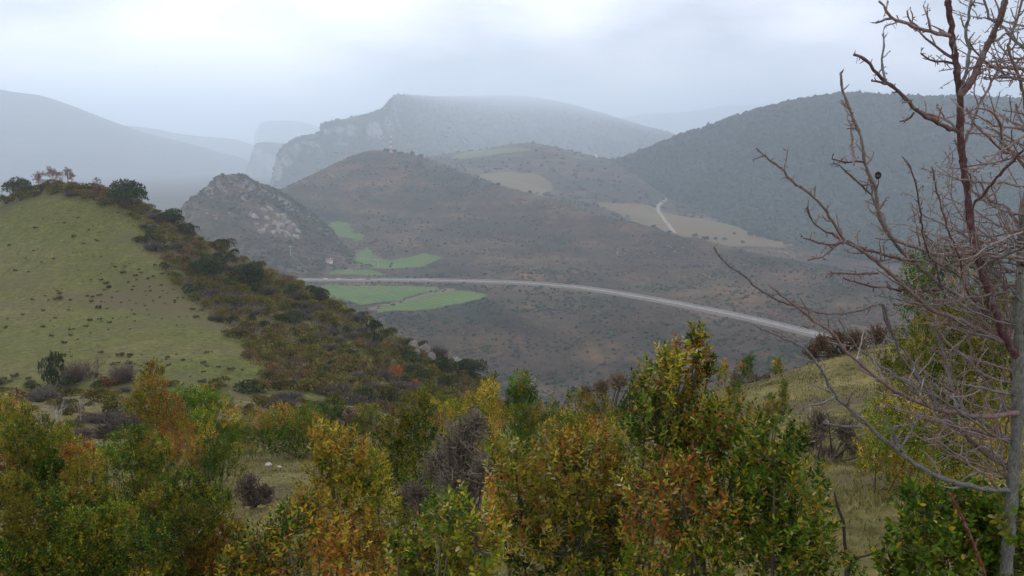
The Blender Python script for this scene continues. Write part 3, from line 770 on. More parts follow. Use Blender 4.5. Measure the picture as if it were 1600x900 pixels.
# ------------------------------------------------------------------ scrub of the far slopes (reads as one mass)
PAL_BROWN = [(0.086, 0.052, 0.036), (0.070, 0.046, 0.032), (0.092, 0.060, 0.036), (0.060, 0.042, 0.030)]
PAL_GREEN = [(0.026, 0.040, 0.018), (0.034, 0.048, 0.020), (0.044, 0.054, 0.022), (0.030, 0.036, 0.020)]
PAL_OCHRE = [(0.105, 0.072, 0.030), (0.090, 0.060, 0.028), (0.070, 0.064, 0.024)]
def scatter(G, n, u_rng, d_rng, seed, r_rng, name, greenness, avoid=(), nfreq=0.012, gate=None, label='', squash=0.75, cat='scrub', keep_all=0.35, bv=None, clump=0):
    g = np.random.default_rng(seed)
    Q = G
    i = g.integers(0, Q.shape[0] - 1, n * 4); j = g.integers(0, Q.shape[1] - 1, n * 4)
    a, b = g.uniform(0, 1, (2, n * 4, 1))
    p = (Q[i, j] * (1 - a) + Q[i + 1, j] * a) * (1 - b) + (Q[i, j + 1] * (1 - a) + Q[i + 1, j + 1] * a) * b
    area = np.linalg.norm(np.cross(Q[i + 1, j] - Q[i, j], Q[i, j + 1] - Q[i, j]), axis=1)
    u, v = project(p)
    # probability by true area seen from here, so far hidden cells do not swallow the count
    pr = area / (p[:, 1] ** 2); ok = (u > u_rng[0]) & (u < u_rng[1]) & (p[:, 1] > d_rng[0]) & (p[:, 1] < d_rng[1])
    dens = fbm(p[:, 0] * nfreq, p[:, 1] * nfreq * .7, 5, seed + 5) * 0.5 + 0.5
    sm = np.clip((dens - (.62 - keep_all)) / .34, 0, 1); ok &= sm * sm * (3 - 2 * sm) + .06 > g.uniform(0, 1, len(p))
    for poly in avoid: ok &= ~in_poly(u, v, poly)
    if gate is not None: ok &= gate(u, v, p)
    D = np.hypot(p[:, None, 0] - ROAD[None, ::4, 0], p[:, None, 1] - ROAD[None, ::4, 1]).min(1)
    ok &= D > 15
    k = np.where(ok)[0]; w_ = pr[k] / pr[k].sum()
    if clump:                                  # scrub stands in patches of one kind
        k = g.choice(k, min(n // clump, len(k)), replace=False, p=w_); c0 = p[k]
        sz = np.clip(g.exponential(1.0, len(k)), .15, 3.2); cnt = np.maximum((sz / sz.mean() * clump).astype(int), 1)
        t0 = fbm(c0[:, 0] * nfreq * .7, c0[:, 1] * nfreq * .7, 4, seed + 9) + g.normal(size=len(k)) * .20
        own = np.repeat(np.arange(len(k)), cnt); off = g.normal(size=(len(own), 2)) * (2.2 + 3.6 * sz[own])[:, None] * np.array([1.7, .8])
        q = c0[own].copy(); q[:, :2] += off; zz = [drop(a_, b_, bv) for a_, b_ in q[:, :2]]
        good = np.array([z_ is not None for z_ in zz]); q = q[good]; q[:, 2] = [z_ for z_ in zz if z_ is not None]; own = own[good]
        u, v = project(q); far_ok = np.hypot(q[:, None, 0] - ROAD[None, ::4, 0], q[:, None, 1] - ROAD[None, ::4, 1]).min(1) > 12
        for poly in avoid: far_ok &= ~in_poly(u, v, poly)
        p = q[far_ok]; own = own[far_ok]; m = len(p); t = t0[own] + g.normal(size=m) * .08
    else:
        k = g.choice(k, min(n, len(k)), replace=False, p=w_)
        p = p[k]; m = len(p)
        t = fbm(p[:, 0] * nfreq * 0.7, p[:, 1] * nfreq * 0.7, 4, seed + 9) + g.normal(size=m) * 0.22
    cols = np.where((t < greenness)[:, None], pick(PAL_GREEN, m, g), np.where((t > greenness + 0.42)[:, None], pick(PAL_OCHRE, m, g), pick(PAL_BROWN, m, g)))
    if cat == 'forest': cols = np.array([.030, .042, .021]) * (.55 + .9 * np.clip(t * .5 + .5, 0, 1))[:, None] * g.uniform(.85, 1.15, (m, 1)) + np.array([.030, .012, .008]) * np.clip(t - .25, 0, 1)[:, None]
    rad = g.uniform(*r_rng, m) * np.where(t < greenness, 1.15, 0.9)
    p = p + np.array([0, 0, 0.25]) * rad[:, None]
    o = add(name, blob_mass(name, p, rad, cols, seed, squash, .12 if cat == 'forest' else .3), M['massleaf'])
    return tag(o, label, cat, kind='stuff')
AV = [f[1] for f in FIELDS]
scatter(G_valley, 19000, (380, 1640), (500, 1480), 101, (0.5, 1.7), 'valley_scrub', 0.02, AV, 0.009, keep_all=0.5, bv=bv_valley, clump=11, label='brown and dark green scrub covering the valley slopes around the road')
scatter(G_valley, 5000, (600, 1640), (1300, 2200), 104, (1.8, 4.2), 'plateau_scrub', 0.25, AV, label='dark hedges and scrub on the plateau behind the spur', keep_all=0.6)
scatter(G_knoll, 3500, (240, 600), (800, 1100), 102, (0.8, 2.2), 'knoll_scrub', -0.05, [[(385, 322), (420, 318), (470, 350), (462, 372), (390, 368)]], label='low scrub clinging to the rocky knoll')
scatter(G_forest, 11500, (840, 1700), (1050, 2100), 103, (2.8, 5.4), 'forest', 0.05, [], 0.006, keep_all=0.8, label='dark wood covering the whole hill behind the bare tree', squash=1.0, cat='forest')
scatter(G_cliff, 5500, (420, 1150), (2300, 5200), 105, (3.0, 6.0), 'mountain_woodland', 0.2, [], 0.006, keep_all=0.5, label='hazy woodland on the cliff mountain', cat='woodland')

# single trees that stand out on the plateau and the spur
tree_pal = [(0.036, 0.052, 0.028), (0.044, 0.060, 0.032), (0.055, 0.062, 0.036)]
ft = [clump_mesh('crown', 300 + k, 3.6, 6.0, 420, 0.9, tree_pal, lobes=6) for k in range(3)]
ftk = np_mesh('trunk', *tubes([((0, 0, -0.5), (0.1, 0, 1.6), 0.28, 0.2), ((0.1, 0, 1.6), (0.6, 0.3, 3.6), 0.2, 0.08), ((0.1, 0, 1.6), (-0.7, -0.2, 3.4), 0.16, 0.07)], 6), fcol=(0.05, 0.042, 0.035))
FT = [(1086, 371, 1.2), (1118, 376, 1.1), (1132, 377, 1.0), (1148, 367, 0.9), (1172, 370, 1.5), (1186, 372, 1.7), (1200, 374, 1.6), (1212, 378, 1.1), (1228, 384, 1.0), (1160, 381, 0.9), (778, 291, 1.0), (828, 303, 0.9), (868, 312, 0.8), (905, 262, 1.3), (880, 258, 1.2), (850, 250, 1.3), (838, 238, 1.2), (812, 268, 1.1), (792, 262, 1.0), (756, 262, 0.9), (700, 268, 0.9), (668, 252, 0.8), (940, 286, 1.1), (966, 300, 1.0), (1000, 312, 0.9), (612, 414, 0.5), (610, 418, 0.45), (760, 476, 0.8), (548, 404, 0.7), (540, 411, 0.6), (1020, 356, 0.8), (1046, 366, 0.9), (1102, 378, 1.2), (1240, 378, 1.3), (1252, 384, 1.4), (1264, 380, 1.2), (960, 318, 0.9), (930, 312, 1.0), (888, 296, 1.1), (872, 288, 1.0), (846, 262, 1.4), (862, 268, 1.5), (824, 258, 1.3), (898, 276, 1.4), (918, 284, 1.3), (726, 268, 0.9), (744, 276, 0.8)]
def tree_where(u, v):
    if v > 400: return 'small dark tree by the green fields across the road'
    if u > 1165 and u < 1205: return 'large dark tree in the clump at the end of the stubble field'
    if u > 1040: return 'dark tree on the brow below the stubble field'
    if u > 930: return 'dark tree in the hedge at the foot of the wooded hill'
    if v < 275 and u > 780: return 'dark tree on the hummock beyond the plateau fields'
    return 'dark tree on the crest line of the spur'
for i, (u, v, s) in enumerate(FT):
    p = hit(u, v, [bv_valley])
    if p is None: continue
    t = empty('plateau_tree', p, i * 1.7); t.scale = (s, s, s * 0.95)
    tag(t, tree_where(u, v), 'tree', 'trees ' + tree_where(u, v)[5:])
    add('trunk', ftk, M['bark'], t); add('crown', ft[i % 3], M['farleaf'], t)

# ------------------------------------------------------------------ buildings, masts, poles
M['white'] = plain('whitewash', (0.74, 0.72, 0.68), 0.85, 0.2, 0.8)
M['tiles'] = plain('roof_tiles', (0.33, 0.13, 0.08), 0.85, 0.2, 1.5)
M['dark'] = plain('dark_opening', (0.03, 0.03, 0.035), 0.4)
M['wood'] = plain('old_wood', (0.17, 0.13, 0.10), 0.9, 0.1, 2.0)
M['red'] = plain('mast_red', (0.45, 0.05, 0.04), 0.6)
def house(loc, rz, w_, d_, h_, rh, label, cat='house'):
    t = empty('farm_house' if cat == 'house' else 'small_building', loc, rz); tag(t, label, cat)
    hw, hd = w_ / 2, d_ / 2
    V = np.array([(-hw, -hd, -1.5), (hw, -hd, -1.5), (hw, hd, -1.5), (-hw, hd, -1.5), (-hw, -hd, h_), (hw, -hd, h_), (hw, hd, h_), (-hw, hd, h_), (-hw, 0, h_ + rh), (hw, 0, h_ + rh)], float)
    add('wall', np_mesh('wall', V, [np.array([(0, 1, 5, 4), (2, 3, 7, 6)]), np.array([(1, 2, 6, 9, 5), (3, 0, 4, 8, 7)])]), M['white'], t)
    e = 0.4; th = 0.18; k = rh / hd
    rv = []
    for s in (-1, 1):
        for x in (-hw - e, hw + e):
            for (yy, zz) in ((s * (hd + e), h_ - k * e), (0, h_ + rh)):
                rv += [(x, yy, zz + 0.04), (x, yy, zz + 0.04 + th)]
    rv = np.array(rv)
    fs = []
    for o in (0, 8):
        fs += [(o, o + 2, o + 6, o + 4), (o + 1, o + 5, o + 7, o + 3), (o, o + 4, o + 5, o + 1), (o + 2, o + 3, o + 7, o + 6), (o, o + 1, o + 3, o + 2), (o + 4, o + 6, o + 7, o + 5)]
    rf = add('roof', np_mesh('roof', rv, np.array(fs)), M['tiles'] if cat == 'house' else M['asphalt'], t)
    add('chimney', boxes('chimney', [(hw * .4, hw * .4 + .7, -.35, .35, h_ + rh - .6, h_ + rh + .9)]), M['white'], rf)
    for x in (-hw * .55, hw * .5):
        wn = add('window', boxes('window', [(x - .45, x + .45, -hd - .04, -hd + .1, h_ * .4, h_ * .4 + 1.1)]), M['dark'], t)
        add('sill', boxes('sill', [(x - .55, x + .55, -hd - .14, -hd, h_ * .4 - .14, h_ * .4 - .02)]), M['wood'], wn)
    add('door', boxes('door', [(-.5, .5, -hd - .05, -hd + .1, 0, 2.1)]), M['wood'], t)
    return t
p = hit(514, 410, [bv_valley, bv_knoll]); house(p + Vector((0, 0, 0.2)), 0.25, 7.6, 5.0, 2.7, 1.3, 'small white house with reddish roof beside the green field below the knoll')
p = hit(931, 246, [bv_valley, bv_forest, bv_cliff]); house(p + Vector((0, 0, 1.0)), -0.2, 7.0, 6.0, 7.5, 1.6, 'tiny white building at the far end of the plateau below the mountain', 'building')

def lattice_mast(p, H, label):
    t = empty('radio_mast', p); tag(t, label, 'mast')
    nb = 7; h = H / nb
    for k in range(nb):
        z0, z1 = k * h, (k + 1) * h; w0, w1 = 1.5 * (1 - z0 / H) + .35, 1.5 * (1 - z1 / H) + .35
        segs = []
        c0 = [(-w0, -w0), (w0, -w0), (w0, w0), (-w0, w0)]; c1 = [(-w1, -w1), (w1, -w1), (w1, w1), (-w1, w1)]
        for a in range(4):
            b = (a + 1) % 4
            segs += [((*c0[a], z0 - (1.5 if k == 0 else 0)), (*c1[a], z1), .16, .16), ((*c0[a], z0), (*c1[b], z1), .09, .09), ((*c1[a], z1), (*c1[b], z1), .09, .09), ((*c0[b], z0), (*c1[a], z1), .09, .09)]
        add('mast_section', np_mesh('mast_section', *tubes(segs, 4)), M['white'] if k % 2 == 0 else M['red'], t)
    add('antenna', np_mesh('antenna', *tubes([((0, 0, H), (0, 0, H + 4), .12, .05), ((.6, 0, H - 4), (.6, 0, H - 1.6), .3, .3), ((-.6, .2, H - 6), (-.6, .2, H - 3.6), .3, .3)], 6)), M['white'], t)
p = hit(611, 239, [bv_valley]); lattice_mast(p, 27, 'red and white lattice mast on top of the spur')

def power_pole(p, H, rz, label):
    t = empty('power_pole', p, rz); tag(t, label, 'pole', 'power poles in the valley')
    add('pole', np_mesh('pole', *tubes([((0, 0, -1), (0, 0, H), .28, .18)], 8)), M['steel'], t)
    cr = add('crossarm', boxes('crossarm', [(-2.2, 2.2, -.1, .1, H - 1.0, H - .75)]), M['steel'], t)
    for x in (-2, 0, 2):
        add('insulator', np_mesh('insulator', *tubes([((x, 0, H - .75), (x, 0, H - .2), .12, .08)], 6)), M['white'], cr)
p1 = hit(454, 401, [bv_valley, bv_knoll]); power_pole(p1, 11.5, 0.2, 'grey power pole standing at the foot of the rocky knoll')
p2 = hit(590.5, 420, [bv_valley]); power_pole(p2, 10.5, 0.2, 'grey power pole standing in the green field above the road')
wires = []
for x in (-2, 0, 2):
    a = np.array(p1) + np.array([x, 0, 11.3]); b = np.array(p2) + np.array([x, 0, 10.3])
    pts = [a + (b - a) * s + np.array([0, 0, -3.0 * 4 * s * (1 - s)]) for s in np.linspace(0, 1, 17)]
    me = np_mesh('power_line', *tubes([(pts[i], pts[i + 1], .025, .025) for i in range(16)], 4))
    tag(add('power_line', me, M['steel']), 'thin wire strung between the two power poles', 'wire', 'wires between the poles')

# ------------------------------------------------------------------ cars on the road
M['glass'] = plain('car_glass', (0.02, 0.025, 0.03), 0.1, 0.5)
M['tyre'] = plain('tyre', (0.02, 0.02, 0.02), 0.9)
def car_body():
    xs = [-2.15, -2.05, -1.45, -0.75, 0.75, 1.35, 2.05, 2.15]; tz = [0.75, 0.92, 0.98, 1.0, 0.98, 0.92, 0.80, 0.6]; hw = [0.74, .84, .87, .88, .88, .87, .82, .70]
    V = []
    for x, t_, w_ in zip(xs, tz, hw): V += [(x, -w_, .28), (x, -w_ * 1.02, .6), (x, -w_ * .93, t_), (x, w_ * .93, t_), (x, w_ * 1.02, .6), (x, w_, .28)]
    f = []
    for k in range(len(xs) - 1):
        for i in range(6): j = (i + 1) % 6; f.append((6 * k + i, 6 * k + j, 6 * k + 6 + j, 6 * k + 6 + i))
    return np_mesh('body', np.array(V), [np.array(f), np.array([[0, 1, 2, 3, 4, 5], [47, 46, 45, 44, 43, 42]])])
def car_cabin(x0, x1, x2, x3, z0, z1, w0, w1):
    V = np.array([(x0, -w0, z0), (x3, -w0, z0), (x3, w0, z0), (x0, w0, z0), (x1, -w1, z1), (x2, -w1, z1), (x2, w1, z1), (x1, w1, z1)], float)
    return V, np.array([(0, 1, 5, 4), (1, 2, 6, 5), (2, 3, 7, 6), (3, 0, 4, 7)]), np.array([(4, 5, 6, 7)])
bodyM = car_body()
cv, cw, ct = car_cabin(-1.75, -1.25, 0.35, 1.05, .93, 1.42, .80, .62)
glassM = np_mesh('window', cv, cw); cv2 = cv.copy(); cv2[4:, 2] += 0.02; cv2[4:, :2] *= 1.02
roofM = np_mesh('roof', np.concatenate([cv2[4:], cv2[4:] + np.array([0, 0, .05])]), np.array([(0, 1, 5, 4), (1, 2, 6, 5), (2, 3, 7, 6), (3, 0, 4, 7), (4, 5, 6, 7), (0, 3, 2, 1)]))
whM = np_mesh('wheel', *tubes([((0, -.11, 0), (0, .11, 0), .32, .32), ((0, -.111, 0), (0, -.11, 0), .001, .32), ((0, .11, 0), (0, .111, 0), .32, .001)], 14))
lampM = boxes('headlight', [(-.04, .04, -.16, .16, -.08, .08)])
def car(u, lane, paint, rough, label):
    us, _ = project(ROAD); k = int(np.abs(us - u).argmin()); k = min(max(k, 1), 258)
    d = unit((ROAD[k + 1] - ROAD[k - 1]) * np.array([1, 1, 0])); nrm = np.array([d[1], -d[0], 0])
    rz = math.atan2(d[1], d[0]) + (math.pi if lane < 0 else 0)
    t = empty('car', tuple(ROAD[k] + nrm * lane * 2.0 + np.array([0, 0, .03])), rz); tag(t, label, 'car', 'cars on the valley road')
    m = plain('car_paint', paint, rough, 0.5)
    b = bodyM.copy(); b.materials.clear(); add('body', b, m, t)
    r = roofM.copy(); r.materials.clear(); add('roof', r, m, t)
    add('window', glassM, M['glass'], t)
    for x in (-1.32, 1.32):
        for y in (-.78, .78): add('wheel', whM, M['tyre'], t, (x, y, .32))
    for y in (-.6, .6): add('headlight', lampM, M['paint'], t, (2.1, y, .66))
car(507, 1, (0.80, 0.80, 0.80), 0.3, 'white car farthest along the road, next to the hill brow')
car(530, 1, (0.78, 0.78, 0.79), 0.3, 'white car second from the hill brow on the road')
car(546, -1, (0.10, 0.03, 0.03), 0.35, 'dark red car behind the two white cars on the road')
car(575, 1, (0.05, 0.055, 0.06), 0.35, 'dark grey car on the road above the green field')
car(666, 1, (0.52, 0.55, 0.58), 0.3, 'silver car alone on the middle of the road')

# ------------------------------------------------------------------ pale rock on the knoll and the spur
ROCKS = [boulder_mesh('rock', 500 + k) for k in range(5)]
def rocks_at(pts, bvs, name, label, group, s_rng, seed):
    g = np.random.default_rng(seed)
    for i, (u, v) in enumerate(pts):
        p = hit(u, v, bvs)
        if p is None: continue
        o = add(name, ROCKS[int(g.integers(5))], M['stone']); s = g.uniform(*s_rng)
        o.location = p + Vector((0, .5 * s, -.4 * s)); o.rotation_euler = (g.uniform(-.3, .3), g.uniform(-.3, .3), g.uniform(0, 6.28)); o.scale = (s * g.uniform(.8, 1.4), s * g.uniform(.7, 1.1), s * g.uniform(.8, 1.5))
        t_ = g.uniform(.5, .9); o.color = (t_, t_ * g.uniform(.92, 1.0), t_ * g.uniform(.86, 1.0), 1)
        tag(o, label, 'rock', group)
g = np.random.default_rng(9)
kp = []
while len(kp) < 46:
    u, v = g.uniform(384, 470), g.uniform(318, 374)
    if in_poly([u], [v], [(386, 338), (404, 322), (424, 326), (446, 340), (466, 356), (462, 372), (440, 370), (412, 362), (388, 362)])[0]: kp.append((u, v))
rocks_at(kp, [bv_knoll], 'cliff_rock', 'pale grey crag on the face of the rocky knoll', 'pale crags on the knoll', (3.0, 6.2), 1)
rocks_at([(g.uniform(300, 390), g.uniform(285, 345)) for _ in range(14)], [bv_knoll], 'crag', 'grey crag near the summit of the rocky knoll', 'crags on the knoll summit', (1.4, 3.2), 2)
rocks_at([(g.uniform(955, 1085), g.uniform(374, 402)) for _ in range(26)], [bv_valley], 'ridge_rock', 'pale limestone rock along the crest of the scrubby spur below the dirt track', 'limestone rocks on the spur', (0.9, 2.0), 3)
rocks_at([(862, 318), (868, 320), (874, 322), (880, 326), (871, 327), (866, 324)], [bv_valley], 'tan_rock', 'tan bare rock high on the scrubby spur', 'tan rocks on the spur', (1.2, 2.4), 4)
# ------------------------------------------------------------------ the grassy hill: oaks, scrub, tufts
OAK = [(0.042, 0.060, 0.024), (0.058, 0.078, 0.030), (0.074, 0.092, 0.038), (0.050, 0.062, 0.030)]
OLIVE = [(0.135, 0.125, 0.026), (0.165, 0.145, 0.030), (0.105, 0.110, 0.026), (0.175, 0.125, 0.036), (0.085, 0.095, 0.026)]
RUST = [(0.190, 0.110, 0.040), (0.160, 0.095, 0.044), (0.135, 0.090, 0.042), (0.125, 0.105, 0.036)]
HEATH = [(0.119, 0.101, 0.092), (0.098, 0.087, 0.081), (0.133, 0.115, 0.098), (0.084, 0.070, 0.063)]
oakM = [clump_mesh('crown', 600 + k, 3.0, 3.9, 2100, 0.32, OAK, lobes=9, base=0.05) for k in range(3)]
shrM = [clump_mesh('foliage', 620 + k, 1.0, 1.25, 420, 0.20, OLIVE, lobes=6, base=0.0) for k in range(4)]
rusM = [clump_mesh('foliage', 640 + k, 1.0, 1.1, 380, 0.19, RUST, lobes=6, base=0.0) for k in range(2)]
drkM = [clump_mesh('foliage', 650 + k, 1.0, 1.3, 460, 0.19, OAK, lobes=6, base=0.0) for k in range(2)]
def heath_mesh(name, seed, Rr, H, n, r):
    g = np.random.default_rng(seed); th = g.uniform(0, 6.28, n); rr = Rr * np.sqrt(g.uniform(0, 1, n))
    p0 = np.stack([rr * np.cos(th) * .55, rr * np.sin(th) * .55, g.uniform(0, .25, n) * H], 1)
    d = unit(np.stack([rr * np.cos(th), rr * np.sin(th), np.full(n, H * .75)], 1) + g.normal(size=(n, 3)) * 0.28)
    p1 = p0 + d * (H * g.uniform(.35, .85, n))[:, None]
    q = p1 + unit(d + g.normal(size=(n, 3)) * .5) * (H * g.uniform(.12, .3, n))[:, None]
    segs = [(a, b, r, r * .6) for a, b in zip(p0, p1)] + [(a, b, r * .6, r * .3) for a, b in zip(p1, q)]
    V, Fc = tubes(segs, 3)
    return np_mesh(name, V, Fc, pick(HEATH, len(Fc), g))
heaM = [heath_mesh('twigs', 660 + k, 1.0, 1.1, 330, 0.022) for k in range(2)]
g = np.random.default_rng(33)
hstem = np_mesh('stem', *tubes(stem_segs(g, 0.8, 1.1, 6, 0.05), 5), fcol=(0.06, 0.05, 0.04))
ostem = np_mesh('trunk', *tubes(stem_segs(g, 2.2, 3.2, 7, 0.16), 6), fcol=(0.06, 0.052, 0.045))

def hill_plant(name, u, v, s, mesh, mat, stem, label, cat, group, part='foliage', tint=(1, 1, 1), sz=1.0, sink=0.1):
    p = hit(u, v, [bv_hill])
    if p is None: return None
    t = empty(name, (p.x, p.y, p.z - sink * s), random.uniform(0, 6.28)); t.scale = (s, s, s * sz)
    tag(t, label, cat, group)
    f = add(part, mesh, mat, t); f.color = (*tint, 1)
    if stem is not None: add('trunk' if part == 'crown' else 'stem', stem, M['bark'], t)
    return t

# oaks one can tell apart: (column, row of the foot, half width px, height factor, label)
OAKS = [(197, 322, 36, 0.95, 'broad round holm oak on the skyline of the grassy hill'),
        (28, 304, 22, 1.1, 'dark round oak at the end of the hilltop thicket, by the picture edge'),
        (45, 306, 14, 1.0, 'small dark oak beside the hilltop bare trees'),
        (272, 352, 24, 0.9, 'dark oak leaning off the hill shoulder below the skyline oak'),
        (292, 366, 18, 0.9, 'smaller oak just below the hill shoulder oak'),
        (350, 392, 20, 0.9, 'dark oak on the hill edge above the twin round oaks'),
        (378, 402, 24, 0.95, 'dark oak on the hill edge behind the twin round oaks'),
        (327, 432, 27, 1.15, 'grey-green round oak, upper one of the twin oaks on the slope'),
        (392, 446, 28, 1.2, 'dark round oak, lower one of the twin oaks on the slope'),
        (498, 468, 16, 1.0, 'small dark oak on the hill edge in front of the road end'),
        (458, 505, 20, 0.9, 'grey-green oak in the middle of the hillside scrub'),
        (566, 497, 11, 0.9, 'small dark oak on the hill edge below the green field'),
        (640, 545, 13, 1.1, 'narrow dark oak left of the pale outcrop'),
        (690, 586, 24, 1.15, 'dark oak below the pale outcrop'),
        (735, 590, 28, 1.0, 'dark oak at the toe of the hill past the outcrop'),
        (665, 600, 20, 1.0, 'dark green oak behind the orange bush'),
        (640, 585, 14, 1.0, 'green oak above the orange bush'),
        (700, 607, 20, 1.0, 'lowest dark oak on the toe of the hill')]
for i, (u, v, hw, hf, lab) in enumerate(OAKS):
    p = hit(u, v, [bv_hill])
    if p is None: continue
    s = hw / F * p.y / 3.0
    k = random.uniform(.85, 1.15)
    hill_plant('holm_oak', u, v, s, oakM[i % 3], M['farleaf'], ostem, lab, 'oak', 'holm oaks on the grassy hill', 'crown', (k, k, k * 1.02), hf)

# hillside scrub right of the grass, up to the brow
def grass_edge(v): return np.interp(v, [285, 310, 330, 380, 440, 500, 560, 610], [40, 130, 200, 235, 280, 345, 400, 440])
SK = np.array([(r[0], r[2]) for r in h_top])
def sky_v(u): return np.interp(u, SK[:, 0], SK[:, 1])
def flank_place(u, v):
    if u > 600: return 'on the toe of the hill around the limestone outcrop'
    if u < 250: return 'beside the round skyline oak of the grassy hill'
    if u - grass_edge(v) < 45: return 'along the pasture edge of the hill thicket'
    if v - sky_v(u) < 32: return 'on the hill brow facing the road'
    if v < 455: return 'around the twin oaks of the hill thicket'
    return 'in the lower hill thicket behind the meadow bushes'
placed = 0; tries = 0; spots = []
g = np.random.default_rng(71)
while placed < 285 and tries < 14000:
    tries += 1
    v = g.uniform(292, 640); u = g.uniform(0, 790)
    if v < sky_v(u) + 3 or u < grass_edge(v) + g.normal() * 9: continue
    if v > 612 and u < 520: continue
    hw = g.uniform(8, 16) * (0.75 + 0.5 * (v - 300) / 300)
    if any((u - a) ** 2 + ((v - b) * 1.6) ** 2 < (0.60 * (hw + c)) ** 2 for a, b, c in spots): continue
    p = hit(u, v, [bv_hill])
    if p is None: continue
    spots.append((u, v, hw)); s = hw / F * p.y / 1.0
    k = g.choice(4, p=[.54, .16, .16, .14]); br = g.uniform(.75, 1.2); wh = flank_place(u, v); size = 'large' if hw > 14 else ('small' if hw < 10 else 'middle-sized')
    if k == 0: hill_plant('hillside_shrub', u, v, s, shrM[placed % 4], M['farleaf'], hstem, size + ' olive green shrub ' + wh, 'shrub', size + ' olive shrubs ' + wh, tint=(br, br * g.uniform(.92, 1.06), br * .9))
    elif k == 1: hill_plant('hillside_shrub', u, v, s, rusM[placed % 2], M['farleaf'], hstem, size + ' rust brown shrub ' + wh, 'shrub', size + ' rusty shrubs ' + wh, tint=(br, br, br))
    elif k == 2: hill_plant('hillside_shrub', u, v, s, drkM[placed % 2], M['farleaf'], hstem, size + ' dark green shrub ' + wh, 'shrub', size + ' dark shrubs ' + wh, tint=(br, br, br))
    else: hill_plant('leafless_shrub', u, v, s * 0.95, heaM[placed % 2], M['bark'], None, size + ' grey leafless shrub ' + wh, 'shrub', size + ' leafless shrubs ' + wh, part='twigs', tint=(br, br, br))
    placed += 1

# low growth filling the thicket between the shrubs
def hill_fill(n, seed):
    g = np.random.default_rng(seed); pts = []
    while len(pts) < n:
        v = g.uniform(288, 660, 4000); u = g.uniform(-20, 800, 4000)
        ok = (v > np.interp(u, SK[:, 0], SK[:, 1]) + 1) & (u > grass_edge(v) + g.normal(size=4000) * 7) & ~((v > 615) & (u < 520))
        for a, b in zip(u[ok], v[ok]):
            p = hit(a, b, [bv_hill])
            if p is not None: pts.append(p[:])
            if len(pts) >= n: break
    pts = np.array(pts); m = n * 9
    q = np.repeat(pts, 9, 0) + g.normal(size=(m, 3)) * np.array([.45, .45, .14]) + np.array([0, 0, .18])
    ax = unit(g.normal(size=(m, 3)) * .6 + np.array([0, 0, .8])); a, b = frame_from(ax); ph = g.uniform(0, 6.28, m)[:, None]
    V, Fc = leaf_arrays(q, ax, a * np.cos(ph) + b * np.sin(ph), g.uniform(.16, .4, m), g.uniform(.1, .22, m), False)
    t = np.repeat(fbm(pts[:, 0] * .12, pts[:, 1] * .12, 4, seed), 9)[:, None] + g.normal(size=(m, 1)) * .15
    c = np.where(t < -.28, pick(HEATH, m, g), np.where(t < .02, pick(RUST, m, g), pick(OLIVE, m, g)))
    return np_mesh('undergrowth', V, Fc, c)
tag(add('undergrowth', hill_fill(5200, 5), M['massleaf']), 'brown and olive low growth between the shrubs on the hill flank', 'undergrowth', kind='stuff')

# dark tufts dotted over the pasture
def tuft_mesh(name, seed, pal):
    g = np.random.default_rng(seed); n = 70
    th = g.uniform(0, 6.28, n); r = .42 * np.sqrt(g.uniform(0, 1, n)); pos = np.stack([r * np.cos(th), r * np.sin(th), g.uniform(0, .22, n)], 1)
    ax = unit(np.stack([np.cos(th) * .7, np.sin(th) * .7, np.full(n, .7)], 1) + g.normal(size=(n, 3)) * .4); a, b = frame_from(ax); ph = g.uniform(0, 6.28, n)[:, None]
    V, Fc = leaf_arrays(pos, ax, a * np.cos(ph) + b * np.sin(ph), g.uniform(.15, .4, n), g.uniform(.06, .15, n), False)
    return np_mesh(name, V, Fc, pick(pal, n, g))
tufM = [tuft_mesh('pasture_tuft', 700 + k, [(0.075, 0.070, 0.032), (0.088, 0.074, 0.040), (0.06, 0.06, 0.03), (0.105, 0.078, 0.056)]) for k in range(4)]
n = 0; tries = 0
g = np.random.default_rng(72)
while n < 250 and tries < 9000:
    tries += 1
    v = g.uniform(318, 606); u = g.uniform(0, 460)
    if u > grass_edge(v) - 4 or v < sky_v(u) + 12: continue
    if g.uniform() > 0.25 + 0.75 * np.clip((u - 60) / 260, 0, 1) * np.clip((v - 300) / 160, 0.35, 1): continue
    p = hit(u, v, [bv_hill])
    if p is None: continue
    if fbm(np.array([p.x * .11]), np.array([p.y * .07]), 3, 15)[0] < g.uniform(-.35, .45): continue
    o = add('pasture_tuft', tufM[n % 4], M['farleaf']); o.location = p; s = (.16 + .5 * g.uniform() ** 2) * (1.9 if g.uniform() < .10 else 1)
    o.scale = (s * g.uniform(.9, 1.5), s, s * g.uniform(1.0, 1.5)); o.rotation_euler = (0, 0, g.uniform(0, 6.28)); b_ = g.uniform(.7, 1.25); o.color = (b_, b_, b_, 1)
    wh = 'close to the hill thicket' if grass_edge(v) - u < 45 else ('high on the hill pasture' if v < 400 else ('on the open middle of the hill pasture' if v < 500 else 'low on the hill pasture above the bushes')); tag(o, 'small dark heather tuft ' + wh, 'tuft', 'dark tufts ' + wh); n += 1

